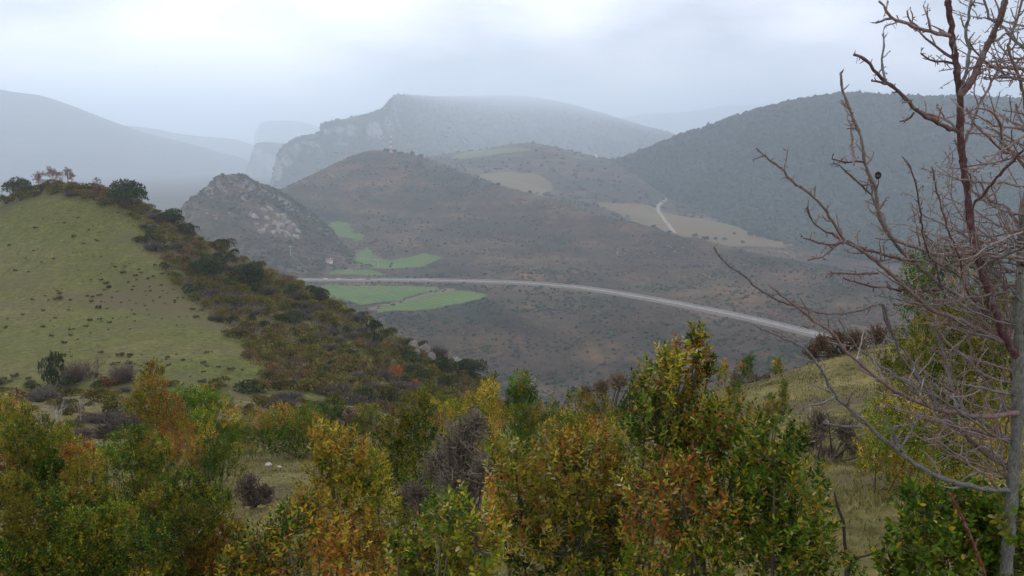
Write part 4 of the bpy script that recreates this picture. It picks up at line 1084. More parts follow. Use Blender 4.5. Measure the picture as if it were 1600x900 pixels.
# leafless trees on the hilltop and at the foot of the hill
def bare_tree(name, u, v, H, seed, label, tone, group=None, bvs=None, spread=0.75, r=0.07, levels=4, kids=4, fine=1.0):
    p = hit(u, v, bvs or [bv_hill])
    if p is None: return
    segs = bare_segs(seed, H, spread, r, levels, kids)
    top = max(s[1][2] for s in segs); k = H / top
    t = empty(name, (p.x, p.y, p.z - 0.05), 0); tag(t, label, 'tree', group)
    gg = np.random.default_rng(seed)
    tr = [(np.array(a) * k, np.array(b) * k, max(r0, 0.004), max(r1, 0.003)) for a, b, r0, r1 in segs[:3]]
    br = [(np.array(a) * k, np.array(b) * k, max(r0, .011 * fine), max(r1, .007 * fine)) for a, b, r0, r1 in segs[3:]]
    V, Fc = tubes(tr, 6); add('trunk', np_mesh('trunk', V, Fc, pick([tone], len(Fc), gg)), M['bark'], t)
    V, Fc = tubes(br, 3); o = add('crown', np_mesh('crown', V, Fc, pick([tone], len(Fc), gg)), M['bark'], t)
PINK = (0.24, 0.135, 0.125); GREYB = (0.15, 0.13, 0.12)
for i, (u, v, H, lab) in enumerate([(62, 296, 4.0, 'pinkish leafless tree, first of the clump on the hilltop'), (84, 294, 4.6, 'tallest pinkish leafless tree in the hilltop clump'), (106, 294, 4.4, 'pinkish leafless tree at the end of the hilltop clump'), (150, 299, 2.9, 'lone small leafless tree on the hilltop between clump and round oak')]):
    bare_tree('leafless_tree', u, v, H, 900 + i, lab, PINK if i < 3 else GREYB, 'leafless trees on the hilltop', spread=0.85, r=0.06, levels=5, kids=4, fine=1.5)
# hilltop thicket under them
for i, (u, v, hw) in enumerate([(5, 306, 16), (40, 302, 15), (65, 299, 14), (88, 297, 15), (112, 298, 15), (132, 300, 14), (155, 303, 15), (172, 309, 14), (10, 318, 14), (32, 313, 14), (55, 307, 12), (80, 304, 12), (140, 310, 12), (120, 306, 11)]):
    p = hit(u, v, [bv_hill])
    if p is None: continue
    hill_plant('hilltop_shrub', u, v, hw / F * p.y, (rusM + shrM)[i % 6], M['farleaf'], hstem, 'rusty olive shrub in the thicket along the very top of the hill', 'shrub', 'shrubs along the hilltop', tint=(.95, .9, .9))

# group at the foot of the hill
FOOT = [('dark_shrub', 84, 604, 21, 2.2, 0, 'tall dark green tree-like shrub at the foot of the grassy hill'),
        ('dark_shrub', 104, 606, 17, 1.0, 0, 'rounded dark green shrub next to the tall one at the foot of the hill'),
        ('dark_shrub', 52, 607, 14, 0.8, 0, 'low dark shrub at the grass edge below the hill, nearest the picture edge'),
        ('dark_shrub', 156, 607, 13, 0.9, 0, 'small dark green shrub under the leafless tree at the hill foot'),
        ('rusty_shrub', 170, 603, 14, 1.0, 1, 'rust red shrub under the leafless tree at the hill foot'),
        ('rusty_shrub', 620, 590, 13, 1.5, 2, 'bright orange bush among the dark oaks at the toe of the hill'),
        ('rusty_shrub', 646, 602, 11, 1.0, 2, 'small orange bush beside the bright orange one at the toe of the hill'),
        ('dark_shrub', 395, 612, 30, 0.55, 0, 'long low green bush at the end of the pasture')]
for (nm, u, v, hw, sz, kind, lab) in FOOT:
    p = hit(u, v, [bv_hill, bv_slope])
    if p is None: continue
    s = hw / F * p.y
    hill_plant(nm, u, v, s, drkM[0] if kind == 0 else rusM[0], M['farleaf'], hstem, lab, 'shrub', None, tint=((1, 1, 1), (1.5, .9, .7), (2.4, 1.2, .8))[kind], sz=sz)
bare_tree('leafless_tree', 147, 606, 3.4, 921, 'reddish leafless tree with forked trunk at the foot of the hill', (0.14, 0.10, 0.09), None, [bv_hill], r=.09)
for i, (u, v, hw, lab) in enumerate([(115, 596, 20, 'pinkish grey leafless thicket behind the dark shrub at the hill foot'), (192, 597, 19, 'round greyish leafless bush at the foot of the hill')]):
    p = hit(u, v, [bv_hill])
    hill_plant('leafless_bush', u, v, hw / F * p.y, heaM[i], M['bark'], None, lab, 'bush', None, part='twigs', tint=(1.35, 1.15, 1.1), sz=1.55)

# pale outcrop on the toe of the hill
for i, (u, v, s, lab) in enumerate([(648, 548, 1.2, 'upper pale block of the limestone outcrop'), (664, 556, 1.6, 'largest pale block of the limestone outcrop'), (674, 566, 1.2, 'pale block just under the largest outcrop block'), (712, 574, 1.4, 'separate pale block lower down beside the dark oak'), (704, 571, 1.0, 'small pale stone under the separate outcrop block'), (650, 556, 1.0, 'small grey block at the foot of the upper outcrop block')]):
    p = hit(u, v, [bv_hill])
    if p is None: continue
    o = add('limestone_block', ROCKS[i % 5], M['stone']); o.location = (p.x, p.y, p.z + .2 * s); o.scale = (s, s * .8, s * 1.2); o.rotation_euler = (.2 * i, .15 * i, i * 1.3); o.color = (.55, .55, .56, 1)
    tag(o, lab, 'rock', 'limestone outcrop on the toe of the hill')

# low shrubs and heath over the saddle between this slope and the hill
g = np.random.default_rng(73); n = 0; tries = 0; spots = []
while n < 110 and tries < 4000:
    tries += 1
    u = g.uniform(-10, 600); v = g.uniform(600, 690)
    p = hit(u, v, [bv_slope, bv_hill])
    if p is None or p.y < 24: continue
    if any((u - a) ** 2 + ((v - b) * 1.8) ** 2 < 11 ** 2 for a, b in spots): continue
    spots.append((u, v)); s_ = g.uniform(.35, .85) * (1 if p.y > 40 else .8)
    k = g.choice(3, p=[.5, .22, .28]); br = g.uniform(.7, 1.1)
    wh = 'at the foot of the pasture' if u < 270 else ('behind the dark meadow thicket' if u < 450 else 'where the saddle drops to the valley')
    t = empty('saddle_shrub', (p.x, p.y, p.z - .08), g.uniform(0, 6.28)); t.scale = (s_ * 1.3, s_ * 1.3, s_ * .9)
    tag(t, ('low olive shrub ', 'low rusty shrub ', 'low grey leafless shrub ')[k] + wh, 'shrub', ('olive', 'rusty', 'leafless')[k] + ' saddle shrubs ' + wh)
    f = add('twigs' if k == 2 else 'foliage', (shrM, rusM, heaM)[k][n % 2], M['bark'] if k == 2 else M['farleaf'], t); f.color = (br, br, br, 1)
    add('stem', hstem, M['bark'], t); n += 1
# ------------------------------------------------------------------ the shrubs close by
DEEP, MID, OLV = (0.040, 0.088, 0.010), (0.110, 0.185, 0.014), (0.255, 0.235, 0.018)
YEL, ORA, RED, PALE = (0.44, 0.34, 0.030), (0.43, 0.205, 0.032), (0.28, 0.105, 0.028), (0.42, 0.38, 0.16)
LEAFSET = [DEEP, MID, OLV, YEL, ORA, RED, PALE]
MIXES = {'bronze': [.16, .20, .36, .08, .08, .02, .10], 'dark': [.30, .28, .22, .06, .06, .03, .05], 'lime': [.08, .38, .26, .18, .04, .0, .06],
         'deep': [.50, .38, .09, .0, .02, .0, .01], 'gold': [.06, .14, .28, .30, .17, .03, .02], 'olive': [.24, .18, .42, .09, .02, .02, .03],
         'rust': [.10, .14, .34, .14, .17, .05, .06], 'bright': [.08, .62, .20, .08, .01, .0, .01], 'brown': [.20, .10, .30, .05, .15, .18, .02], 'flame': [.08, .10, .18, .24, .30, .10, .0]}
UNIT_LEAF = None
def box_bush(name, label, d, lobes, mix, leaf=0.026, dens=1.0, group='evergreen shrubs around the viewpoint', singles=0, seed=1, aspect=0.46, fine=True, cat='shrub', bv=None):
    """shrub of leafy upright shoots; lobes are (photo column, row, radius px) at about d metres, stems run down to the ground"""
    g = np.random.default_rng(seed)
    C, Rd = [], []
    for lb in lobes:
        dd = lb[3] if len(lb) > 3 else g.uniform(-.09, .09) * d * 0.6
        C.append(P(lb[0], lb[1], d + dd)); Rd.append(lb[2] / F * (d + dd))
    C = np.array(C); Rd = np.array(Rd); dl = np.full(len(C), dens)
    # the same shrub goes on down to the ground below the lobes one sees
    C2, R2 = [], []
    for c_, r_ in zip(C, Rd):
        zg = (gz(c_[0], c_[1]) if bv is None else drop(c_[0], c_[1], bv)); z_ = c_[2] - 1.15 * r_; n_ = 0
        while z_ > zg + .3 * r_ and n_ < (1 if d < 3 else 4):
            C2.append((c_[0] + g.normal() * .45 * r_, c_[1] + g.normal() * .45 * r_, z_)); R2.append(r_ * g.uniform(.85, 1.3)); z_ -= 1.1 * r_; n_ += 1
    if C2:
        C2 = np.array(C2); R2 = np.array(R2); keep2 = []
        for i_ in range(len(C2)):                    # leave out fill that other lobes already cover
            near = np.concatenate([np.linalg.norm(C - C2[i_], axis=1) < .62 * (Rd + R2[i_]) * .8] + [np.linalg.norm(C2[keep2] - C2[i_], axis=1) < .5 * R2[i_]] if keep2 else [np.linalg.norm(C - C2[i_], axis=1) < .62 * (Rd + R2[i_]) * .8])
            if not near.any(): keep2.append(i_)
        C = np.vstack([C, C2[keep2]]); Rd = np.r_[Rd, R2[keep2]]; dl = np.r_[dl, np.full(len(keep2), dens * .42)]
    cx, cy = C[:, 0].mean(), C[:, 1].mean() + Rd.mean() * .2
    if bv is None: z0 = gz(cx, cy)
    else: z0 = drop(cx, cy, bv)
    O = np.array([cx, cy, z0]); C = C - O
    leaf = leaf * (.66 if fine else .76)
    K = 7 if fine else 5                                       # leaf pairs on a shoot
    sl = leaf * (3.6 if fine else 3.0)                         # shoot length
    nS = np.maximum((dl * (1.36 if fine else 1.72) * 4 * math.pi * Rd ** 2 / (sl * leaf * 1.5)).astype(int), 10)
    k = np.repeat(np.arange(len(C)), nS); n = len(k)
    dr = unit(g.normal(size=(n, 3))); dr[:, 2] = np.where(dr[:, 2] < -0.45, -dr[:, 2] * .6, dr[:, 2]); dr = unit(dr)
    rad = np.where(g.uniform(size=n) < .78, g.uniform(.80, 1.0, n), g.uniform(.4, .8, n))
    wob = 1 + 0.26 * fbm(dr[:, 0] * 2.2 + k * 3.7, dr[:, 2] * 2.2 + dr[:, 1] * 1.7, 3, seed)
    pos = C[k] + dr * (Rd[k] * rad * wob)[:, None] * np.array([1, 1, 1.12])
    ax = unit(dr * 0.55 + np.array([0, 0, 0.75]) + g.normal(size=(n, 3)) * 0.30)
    L = sl * g.uniform(0.55, 1.35, n)
    pos = pos - ax * (L * 0.6)[:, None]
    a, b = frame_from(ax); ph = g.uniform(0, 6.28, n)
    # leaves in crossed pairs up the shoot, with a small rosette at its tip
    lp, la, ls, ll, sh = [], [], [], [], []
    for q in range(K):
        f = (q + 0.6) / K
        for s in (0, math.pi):
            th = ph + q * math.pi / 2 + s + g.normal(size=n) * .25
            rdv = a * np.cos(th)[:, None] + b * np.sin(th)[:, None]
            op = np.clip(1.25 - 0.7 * f + g.normal(size=n) * .22, .2, 1.5)[:, None]
            v = unit(ax * np.cos(op) + rdv * np.sin(op))
            lp.append(pos + ax * (L * f)[:, None]); la.append(v)
            t = np.cross(ax, rdv); ls.append(unit(t + g.normal(size=(n, 3)) * .25)); ll.append(leaf * (1.05 - .35 * abs(f - .45)) * g.uniform(.75, 1.2, n)); sh.append(np.arange(n))
    lp = np.concatenate(lp); la = np.concatenate(la); ls = np.concatenate(ls); ll = np.concatenate(ll); sh = np.concatenate(sh)
    ls = unit(ls - la * (ls * la).sum(1, keepdims=True))
    keep = g.uniform(size=len(lp)) < .93
    lp, la, ls, ll, sh = lp[keep], la[keep], ls[keep], ll[keep], sh[keep]
    # colour: every shoot leans to one hue, some leaves break away
    w_ = np.array(MIXES[mix]); w_ = w_ / w_.sum()
    base = g.choice(7, n, p=w_); own = g.choice(7, len(lp), p=w_)
    patchn = fbm(pos[:, 0] * 5 / max(Rd.max() * 6, .4) + seed, pos[:, 2] * 5 / max(Rd.max() * 6, .4), 3, seed + 3)
    order = np.array([0, 1, 2, 6, 3, 4, 5]); cw = np.cumsum(w_[order])
    lofs = g.normal(size=len(C)) * .16; ltone = g.uniform(.62, 1.28, len(C)) * {'olive': .78, 'brown': .8, 'rust': .9}.get(mix, 1.0)
    rank = np.clip((patchn * .6 + .5) + lofs[k] + g.normal(size=n) * .2, 0.001, .999)
    base = order[np.searchsorted(cw, rank * cw[-1]).clip(0, 6)]
    ci = np.where(g.uniform(size=len(lp)) < (.58 if fine else .86), base[sh], own)
    c = .92 * np.array(LEAFSET)[ci] * g.uniform(.7, 1.3, (len(lp), 1)) * (g.uniform(.85, 1.15, n)[sh] * ltone[k[sh]])[:, None]
    W = ll * aspect
    t = empty(name, tuple(O)); tag(t, label, cat, group)
    one = np.zeros(len(lp), bool)
    if singles:
        wp = lp + O; u, v = project(wp); dist = np.linalg.norm(wp, axis=1)
        ok = (u > 0) & (u < 1600) & (v > 0) & (v < 890)
        # nearest leaf in each small cell of directions: the leaves in front
        cell = (np.floor(u / 9).astype(int) * 4000 + np.floor(v / 9).astype(int)); o_ = np.argsort(dist); _, first = np.unique(cell[o_], return_index=True)
        front = o_[first]; front = front[ok[front]]
        sel = g.choice(front, min(singles, len(front)), replace=False); one[sel] = True
        for i in sel:
            me = LEAF_TONES[int(ci[i])]
            o = add('leaf', me, M['leaf'], t)
            nor = np.cross(la[i], ls[i])
            mt = Matrix(((la[i][0] * ll[i], ls[i][0] * W[i], nor[0] * ll[i], lp[i][0]), (la[i][1] * ll[i], ls[i][1] * W[i], nor[1] * ll[i], lp[i][1]), (la[i][2] * ll[i], ls[i][2] * W[i], nor[2] * ll[i], lp[i][2]), (0, 0, 0, 1)))
            o.matrix_basis = mt; br = float(g.uniform(.8, 1.25)); o.color = (br, br, br, 1)
    m = ~one
    V, Fc = leaf_arrays(lp[m], la[m], ls[m], ll[m], W[m], fine)
    tag(add('foliage', np_mesh('foliage', V, Fc, c[m]), M['leaf'], t), kind='stuff')
    # stems: from the ground into every lobe, then fine shoots
    segs = []; r0 = 0.006 + 0.010 * Rd.max()
    for q in range(len(lobes)):
        for rep in range(1):
            e = C[q] + g.normal(size=3) * Rd[q] * .35; mid = e * .5 + np.array([e[0] * .1, e[1] * .1, 0]) + g.normal(size=3) * .05; st = np.array([g.normal() * .08, g.normal() * .08, -.05])
            segs += [(st, mid, r0, r0 * .75), (mid, e, r0 * .75, r0 * .35)]
    sub = g.choice(n, min(n, 260), replace=False)
    for i in sub: segs.append((C[k[i]] + (pos[i] - C[k[i]]) * .2, pos[i] + ax[i] * L[i] * .7, r0 * .22, r0 * .12))
    V, Fc = tubes(segs, 4)
    add('stem', np_mesh('stem', V, Fc, pick([(0.11, 0.09, 0.06), (0.085, 0.07, 0.05), (0.15, 0.125, 0.09)], len(Fc), g)), M['bark'], t)
    return t
LEAF_TONES = []
for tn in LEAFSET:
    V, Fc = leaf_arrays(np.zeros((1, 3)), np.array([[1.0, 0, 0]]), np.array([[0, 1.0, 0]]), np.ones(1), np.ones(1), True)
    LEAF_TONES.append(np_mesh('leaf', V, Fc, .92 * np.array([tn])))

BUSHES = [
 ('boxwood', 'tall bronzed boxwood with a thin spire rising against the valley', 2.5, [(1091, 522, 9), (1082, 545, 17), (1062, 562, 24), (1040, 580, 32), (1104, 566, 13), (1012, 600, 26), (1060, 620, 48), (1030, 680, 66), (1072, 700, 60)], 'bronze', .028, 1.0, 70),
 ('boxwood', 'broad dark boxwood with orange tips below the spired boxwood, beside the grass', 2.25, [(1115, 640, 26), (1140, 690, 62), (1205, 715, 60), (1130, 780, 105), (1230, 790, 72), (1060, 810, 95), (1180, 870, 105), (1262, 860, 55), (1050, 905, 95), (1236, 690, 20)], 'dark', .027, .85, 80),
 ('boxwood', 'rusty boxwood in the middle of the foreground, just right of the grey heath', 2.8, [(775, 708, 18), (805, 732, 40), (870, 712, 46), (935, 702, 46), (900, 770, 85), (820, 800, 72), (860, 870, 90), (945, 740, 45)], 'rust', .027, .85, 60),
 ('boxwood', 'fresh lime green boxwood at the bottom edge in front of the rusty one', 2.1, [(722, 790, 26), (700, 822, 44), (742, 850, 54), (660, 862, 42), (690, 905, 75), (620, 850, 14), (636, 880, 22)], 'lime', .026, .9, 60),
 ('boxwood', 'small deep green boxwood tucked under the spired boxwood', 2.7, [(962, 815, 34), (978, 855, 44), (950, 890, 46)], 'deep', .027, 1.0, 20),
 ('boxwood', 'golden orange boxwood standing above the grey heath, centre left', 3.4, [(498, 672, 13), (512, 694, 30), (542, 716, 44), (566, 760, 54), (530, 800, 62), (592, 800, 36), (560, 870, 64)], 'gold', .029, .9, 40),
 ('boxwood', 'flame coloured boxwood at the bottom edge, left of the lime one', 2.4, [(482, 792, 30), (455, 835, 44), (405, 868, 46), (520, 850, 34), (435, 905, 62), (365, 888, 26)], 'flame', .026, .9, 60),
 ('evergreen_shrub', 'low olive shrub mound below the dark heath clump', 4.2, [(288, 772, 34), (332, 796, 36), (248, 796, 34), (296, 826, 44), (352, 842, 36), (268, 880, 46), (322, 880, 40), (226, 832, 24)], 'olive', .025, 1.25, 0),
 ('evergreen_shrub', 'mossy green shrub mass filling the bottom corner away from the tree', 3.6, [(92, 792, 34), (50, 826, 40), (146, 842, 46), (22, 772, 32), (104, 880, 50), (212, 886, 44), (184, 812, 30), (10, 886, 44), (60, 896, 36), (160, 908, 40), (120, 826, 30), (240, 840, 26)], 'olive', .024, 1.25, 0),
 ('evergreen_shrub', 'brownish olive shrub at the picture edge under the hill', 5.5, [(36, 690, 30), (88, 706, 34), (14, 724, 34), (132, 736, 38), (58, 748, 42), (122, 708, 22), (90, 770, 36), (150, 782, 26), (12, 764, 30)], 'olive', .028, 1.2, 0),
 ('evergreen_shrub', 'open olive shrub with bare lower stems beside the small meadow', 7.0, [(204, 690, 26), (242, 704, 28), (190, 728, 32), (232, 738, 28), (160, 716, 22)], 'dark', .036, .8, 0),
 ('evergreen_shrub', 'upright orange brown shrub in front of the hill foot', 11.0, [(240, 584, 18), (236, 608, 25), (252, 642, 32), (216, 636, 24), (262, 668, 28)], 'brown', .045, .8, 0),
 ('evergreen_shrub', 'leafy green shrub behind the meadow, beside the orange brown one', 13.0, [(292, 632, 28), (322, 630, 26), (342, 656, 36), (304, 676, 34), (352, 686, 26)], 'bright', .05, .8, 0),
 ('evergreen_shrub', 'long dark green thicket along the far side of the small meadow', 18.3, [(402, 668, 28), (440, 662, 30), (480, 664, 32), (518, 654, 30), (424, 692, 26), (482, 692, 30), (528, 682, 26)], 'deep', .055, .8, 0),
 ('evergreen_shrub', 'pale green shrub at the near end of the dark thicket by the meadow', 18.0, [(378, 692, 20), (362, 704, 14)], 'lime', .05, .8, 0),
 ('evergreen_shrub', 'yellowing olive shrub rising behind the golden boxwood', 6.2, [(664, 612, 8), (652, 628, 14), (628, 652, 24), (652, 676, 30), (606, 688, 26), (640, 724, 38), (596, 736, 30)], 'olive', .034, .8, 0),
 ('evergreen_shrub', 'orange tipped shrub on the brow left of the dark round bush', 8.5, [(768, 592, 9), (764, 612, 16), (744, 634, 22), (716, 644, 18), (772, 652, 22), (735, 662, 18)], 'gold', .038, .8, 0),
 ('evergreen_shrub', 'dark round evergreen bush on the brow in the middle', 10.0, [(814, 602, 20), (820, 622, 22), (806, 620, 18)], 'deep', .042, .9, 0),
 ('evergreen_shrub', 'bright green shrub under the dark round bush on the brow', 7.2, [(830, 652, 26), (862, 650, 22), (806, 650, 18), (884, 668, 26)], 'bright', .036, .8, 0),
 ('evergreen_shrub', 'grey olive shrub between the brow and the spired boxwood', 7.5, [(900, 626, 18), (932, 642, 27), (904, 672, 28), (962, 660, 24), (986, 640, 18)], 'olive', .036, .75, 0),
 ('evergreen_shrub', 'yellow green shrub behind the lower branches of the bare tree', 6.8, [(1378, 648, 30), (1402, 690, 42), (1432, 660, 36), (1372, 722, 38), (1432, 732, 42)], 'lime', .034, .8, 0),
 ('evergreen_shrub', 'glossy bright green shrub around the foot of the bare tree', 2.4, [(1450, 806, 48), (1502, 822, 64), (1556, 818, 56), (1480, 882, 76), (1582, 880, 66), (1396, 880, 34), (1436, 772, 20), (1420, 838, 36), (1590, 790, 30)], 'bright', .034, .8, 70),
 ('evergreen_shrub', 'large yellow green shrub high on the slope behind the bare tree', 9.0, [(1420, 540, 30), (1462, 520, 36), (1512, 500, 40), (1572, 492, 46), (1482, 570, 46), (1552, 560, 54), (1432, 588, 36), (1390, 572, 22)], 'olive', .040, .8, 0),
 ('evergreen_shrub', 'rusty shrub low behind the trunk of the bare tree', 5.0, [(1482, 680, 30), (1522, 694, 34), (1560, 680, 30), (1500, 720, 30)], 'rust', .033, .7, 0),
 ('evergreen_oak', 'dark green evergreen oak on the ridge behind the bare tree', 23.0, [(1428, 412, 18), (1462, 402, 22), (1500, 406, 22), (1532, 420, 22), (1480, 424, 26), (1440, 432, 18)], 'deep', .10, .8, 0),
 ('juniper', 'dark green leaning bush on the grassy brow', 23.0, [(1158, 576, 8), (1166, 570, 10), (1172, 562, 7)], 'deep', .07, 1.0, 0),
 ('juniper', 'yellow green pointed bush on the grassy brow', 22.5, [(1213, 584, 10), (1214, 572, 8), (1216, 564, 5)], 'lime', .07, .9, 0),
 ('juniper', 'small faded yellow bush on the brow beside the spire', 23.5, [(1134, 576, 8), (1130, 568, 6)], 'gold', .07, .7, 0),
 ('juniper', 'thin upright bush standing on the grass slope', 12.5, [(1224, 600, 6), (1225, 615, 7), (1222, 630, 7)], 'olive', .04, 1.0, 0),
 ('juniper', 'squat twin of the thin upright bush on the grass slope', 12.2, [(1204, 622, 8), (1208, 634, 9), (1198, 638, 7)], 'olive', .04, 1.0, 0),
 ('juniper', 'olive bush on the grass just right of the spired boxwood', 13.5, [(1148, 602, 9), (1142, 612, 10)], 'dark', .045, 1.0, 0),
 ('evergreen_shrub', 'russet shrub at the picture edge below the pasture', 13.0, [(8, 634, 18), (36, 646, 17), (18, 658, 20)], 'rust', .05, .8, 0),
 ('evergreen_shrub', 'small olive shrub below the leafless saplings', 14.0, [(66, 662, 15), (104, 668, 13), (80, 674, 16)], 'olive', .05, .7, 0),
 ('evergreen_shrub', 'olive green bush between meadow thicket and brow', 20.0, [(560, 652, 18), (584, 648, 16), (548, 668, 16)], 'olive', .07, .7, 0),
 ('evergreen_shrub', 'tawny bush behind the yellowing shrub on the brow', 16.0, [(690, 628, 18), (704, 644, 18), (676, 640, 14)], 'gold', .055, .7, 0),
]
for i, b in enumerate(BUSHES):
    nm, lab, d, lobes, mix, lf, de, sg = b
    box_bush(nm, lab, d, lobes, mix, lf, de, singles=sg, seed=40 + i, fine=d < 2.75, aspect=.44 if nm != 'evergreen_shrub' or d > 3 else .55,
             group='boxwoods at the bottom of the picture' if nm == 'boxwood' else ('small evergreens on the grassy brow' if nm == 'juniper' else 'evergreen shrubs around the viewpoint'))

# ------------------------------------------------------------------ leafless heath
def heath(label, d, lobes, seed, tint=(1, 1, 1), n=420, r=0.0016, name='heath_shrub'):
    g = np.random.default_rng(seed)
    C = np.array([P(l[0], l[1], d + g.uniform(-.05, .05) * d) for l in lobes]); Rd = np.array([l[2] / F * d for l in lobes])
    C2, R2 = [], []
    for c_, r_ in zip(C, Rd):
        zg = gz(c_[0], c_[1]); z_ = c_[2] - .9 * r_
        while z_ > zg and len(C2) < 5 and d < 6: C2.append((c_[0], c_[1], z_)); R2.append(r_); z_ -= .9 * r_
    n0 = len(C)
    if C2: C = np.vstack([C, C2]); Rd = np.r_[Rd, R2]
    O = np.array([C[:, 0].mean(), C[:, 1].mean(), 0]); O[2] = gz(O[0], O[1]); C = C - O
    segs = []
    for c, rr in zip(C, Rd):
        for q in range(n):
            dr = unit(g.normal(size=3) + np.array([0, 0, .5])); p1 = c + dr * rr * g.uniform(.3, .95)
            p0 = p1 - unit(dr + np.array([0, 0, .6]) + g.normal(size=3) * .4) * rr * g.uniform(.25, .7)
            segs.append((p0, p1, r, r * .7))
            for s in range(2):
                f = g.uniform(.3, 1); st = p0 + (p1 - p0) * f
                segs.append((st, st + unit(dr + g.normal(size=3) * .8) * rr * g.uniform(.12, .28), r * .7, r * .4))
    t = empty(name, tuple(O)); tag(t, label, 'shrub', 'leafless heath shrubs')
    V, Fc = tubes(segs, 3)
    o = tag(add('twigs', np_mesh('twigs', V, Fc, pick([(0.20, 0.165, 0.13), (0.155, 0.125, 0.105), (0.24, 0.20, 0.165), (0.17, 0.16, 0.09)], len(Fc), g)), M['bark'], t), kind='stuff'); o.color = (*tint, 1)
    st = []
    for c, rr in zip(C[:n0], Rd[:n0]):
        for q in range(3): st.append((np.array([g.normal() * .06, g.normal() * .06, -.03]), c + g.normal(size=3) * rr * .3, r * 2.2, r * 1.2))
    V, Fc = tubes(st, 5); add('stem', np_mesh('stem', V, Fc, pick([(0.12, 0.10, 0.08)], len(Fc), g)), M['bark'], t)
heath('large grey brown leafless heath in the middle of the foreground', 4.4, [(722, 690, 50), (690, 728, 46), (760, 735, 40), (648, 772, 30), (710, 760, 44), (742, 660, 26)], 1, n=210, r=.0036)
heath('dark purplish leafless heath clump beside the small meadow', 11.3, [(388, 762, 26), (414, 772, 20), (396, 784, 22)], 2, (.75, .68, .70), 240, .007)
heath('grey tangled leafless heath under the lowest branch of the bare tree', 8.7, [(1282, 662, 30), (1322, 676, 28), (1268, 690, 22), (1296, 715, 26), (1340, 700, 22)], 3, (.85, .82, .80), 230, .005)
heath('hazy leafless scrub on the brow right of the dark round bush', 18.0, [(940, 606, 20), (968, 598, 20), (915, 612, 14), (990, 610, 14)], 4, (1, .9, .85), 170, .011)
heath('low grey heath on the grassy brow behind the pointed bush', 21.0, [(1180, 594, 14), (1150, 590, 12), (1198, 590, 9)], 5, (.95, .9, .9), 150, .012)
heath('brown leafless scrub on the brow where the road runs out of sight', 22.0, [(1268, 552, 18), (1284, 538, 20), (1310, 530, 20), (1338, 532, 22), (1372, 526, 24), (1300, 556, 16), (1350, 552, 18)], 6, (.80, .62, .48), 190, .012)
heath('pale leafless heath between the olive bush and the yellowing shrub', 13.0, [(546, 646, 14), (530, 664, 12)], 7, (1.1, 1.0, .95), 150, .008)

# grey lichen covered saplings
for i, (u, v, H, lab) in enumerate([(92, 668, 1.15, 'pale lichened leafless sapling, first of the two in front of the pasture'), (124, 664, 1.2, 'pale lichened leafless sapling, second of the two in front of the pasture'), (203, 652, 1.2, 'pale lichened leafless sapling beside the orange brown shrub')]):
    bare_tree('leafless_sapling', u, v, H * 1.2, 940 + i, lab, (0.34, 0.33, 0.31), 'lichened saplings', [bv_slope], spread=.55, r=.028, levels=3, kids=4, fine=.6)

# dead stick and stones
def stick(name, px, d, r, label, tone, cat='stick'):
    pts = np.array([P(u, v, d) for u, v in px]); 
    e = pts[-1].copy(); e[2] = gz(e[0], e[1]) - .05
    if e[2] < pts[-1][2]: pts = np.vstack([pts, e])
    V, Fc, tp = polytube(pts[::-1] - pts[-1], np.linspace(r, r * .5, len(pts)), 6)
    o = add(name, np_mesh(name, V, [Fc, tp], pick([tone], len(Fc) + len(tp), np.random.default_rng(3))), M['bark'], loc=tuple(pts[-1]))
    tag(o, label, cat)
stick('dead_stem', [(1304, 770), (1308, 790), (1318, 815), (1320, 850), (1326, 885)], 3.6, .010, 'thin dark dead stem upright beside the broad dark boxwood', (0.05, 0.04, 0.035))
stick('dead_stem', [(1392, 862), (1360, 866), (1338, 872), (1322, 890)], 3.4, .009, 'dark dead twig lying out towards the bare tree', (0.06, 0.045, 0.04))
for i, (u, v, s, lab) in enumerate([(421, 728, .07, 'small white stone on the little meadow'), (436, 731, .05, 'tiny grey stone next to the white stone on the meadow'), (1240, 700, .07, 'pale stone in the grass beside the grey heath')]):
    p = hit(u, v, [bv_slope]); o = add('stone', ROCKS[i], M['stone']); o.location = (p.x, p.y, p.z + s * .3); o.scale = (s * 1.3, s, s * .7); o.color = (1.2, 1.2, 1.2, 1) if i == 0 else (1.1, 1.1, 1.1, 1)
    tag(o, lab, 'stone')

# ------------------------------------------------------------------ dry grass of the slope
def grass(n, seed):
    g = np.random.default_rng(seed)
    X, Y = [], []
    while sum(len(x) for x in X) < n:
        d = 5 + 30 * g.uniform(0, 1, 20000) ** 1.3; u = g.uniform(-40, 1640, 20000)
        x = (u - 800) / F * d
        cl = fbm(x * 1.6, d * 1.6, 3, 31); ok = cl > g.uniform(-.6, .55, 20000)
        X.append(x[ok]); Y.append(d[ok])
    x = np.concatenate(X)[:n]; y = np.concatenate(Y)[:n]; z = slope_z(x, y)
    m = n; h = g.uniform(.025, .075, m) * (1 + .6 * fbm(x * .8, y * .8, 2, 8)); wd = .0016 + .0005 * y
    th = g.uniform(0, 6.28, m); ln = g.uniform(.2, 1.3, m)
    b = np.stack([x, y, z - .01], 1); sd = np.stack([np.cos(th + 1.57), np.sin(th + 1.57), 0 * th], 1) * wd[:, None]
    tp = b + np.stack([np.cos(th) * ln * h, np.sin(th) * ln * h, h], 1)
    V = np.stack([b - sd, b + sd, tp], 1).reshape(-1, 3)
    Fc = np.arange(m * 3).reshape(m, 3)
    t = fbm(x * .35, y * .35, 3, 12)[:, None]
    c = np.where(t > .05, pick([(0.175, 0.160, 0.055), (0.145, 0.145, 0.042), (0.225, 0.19, 0.085)], m, g), pick([(0.095, 0.112, 0.026), (0.13, 0.132, 0.036), (0.165, 0.14, 0.065)], m, g))
    return np_mesh('grass', V, Fc, c)
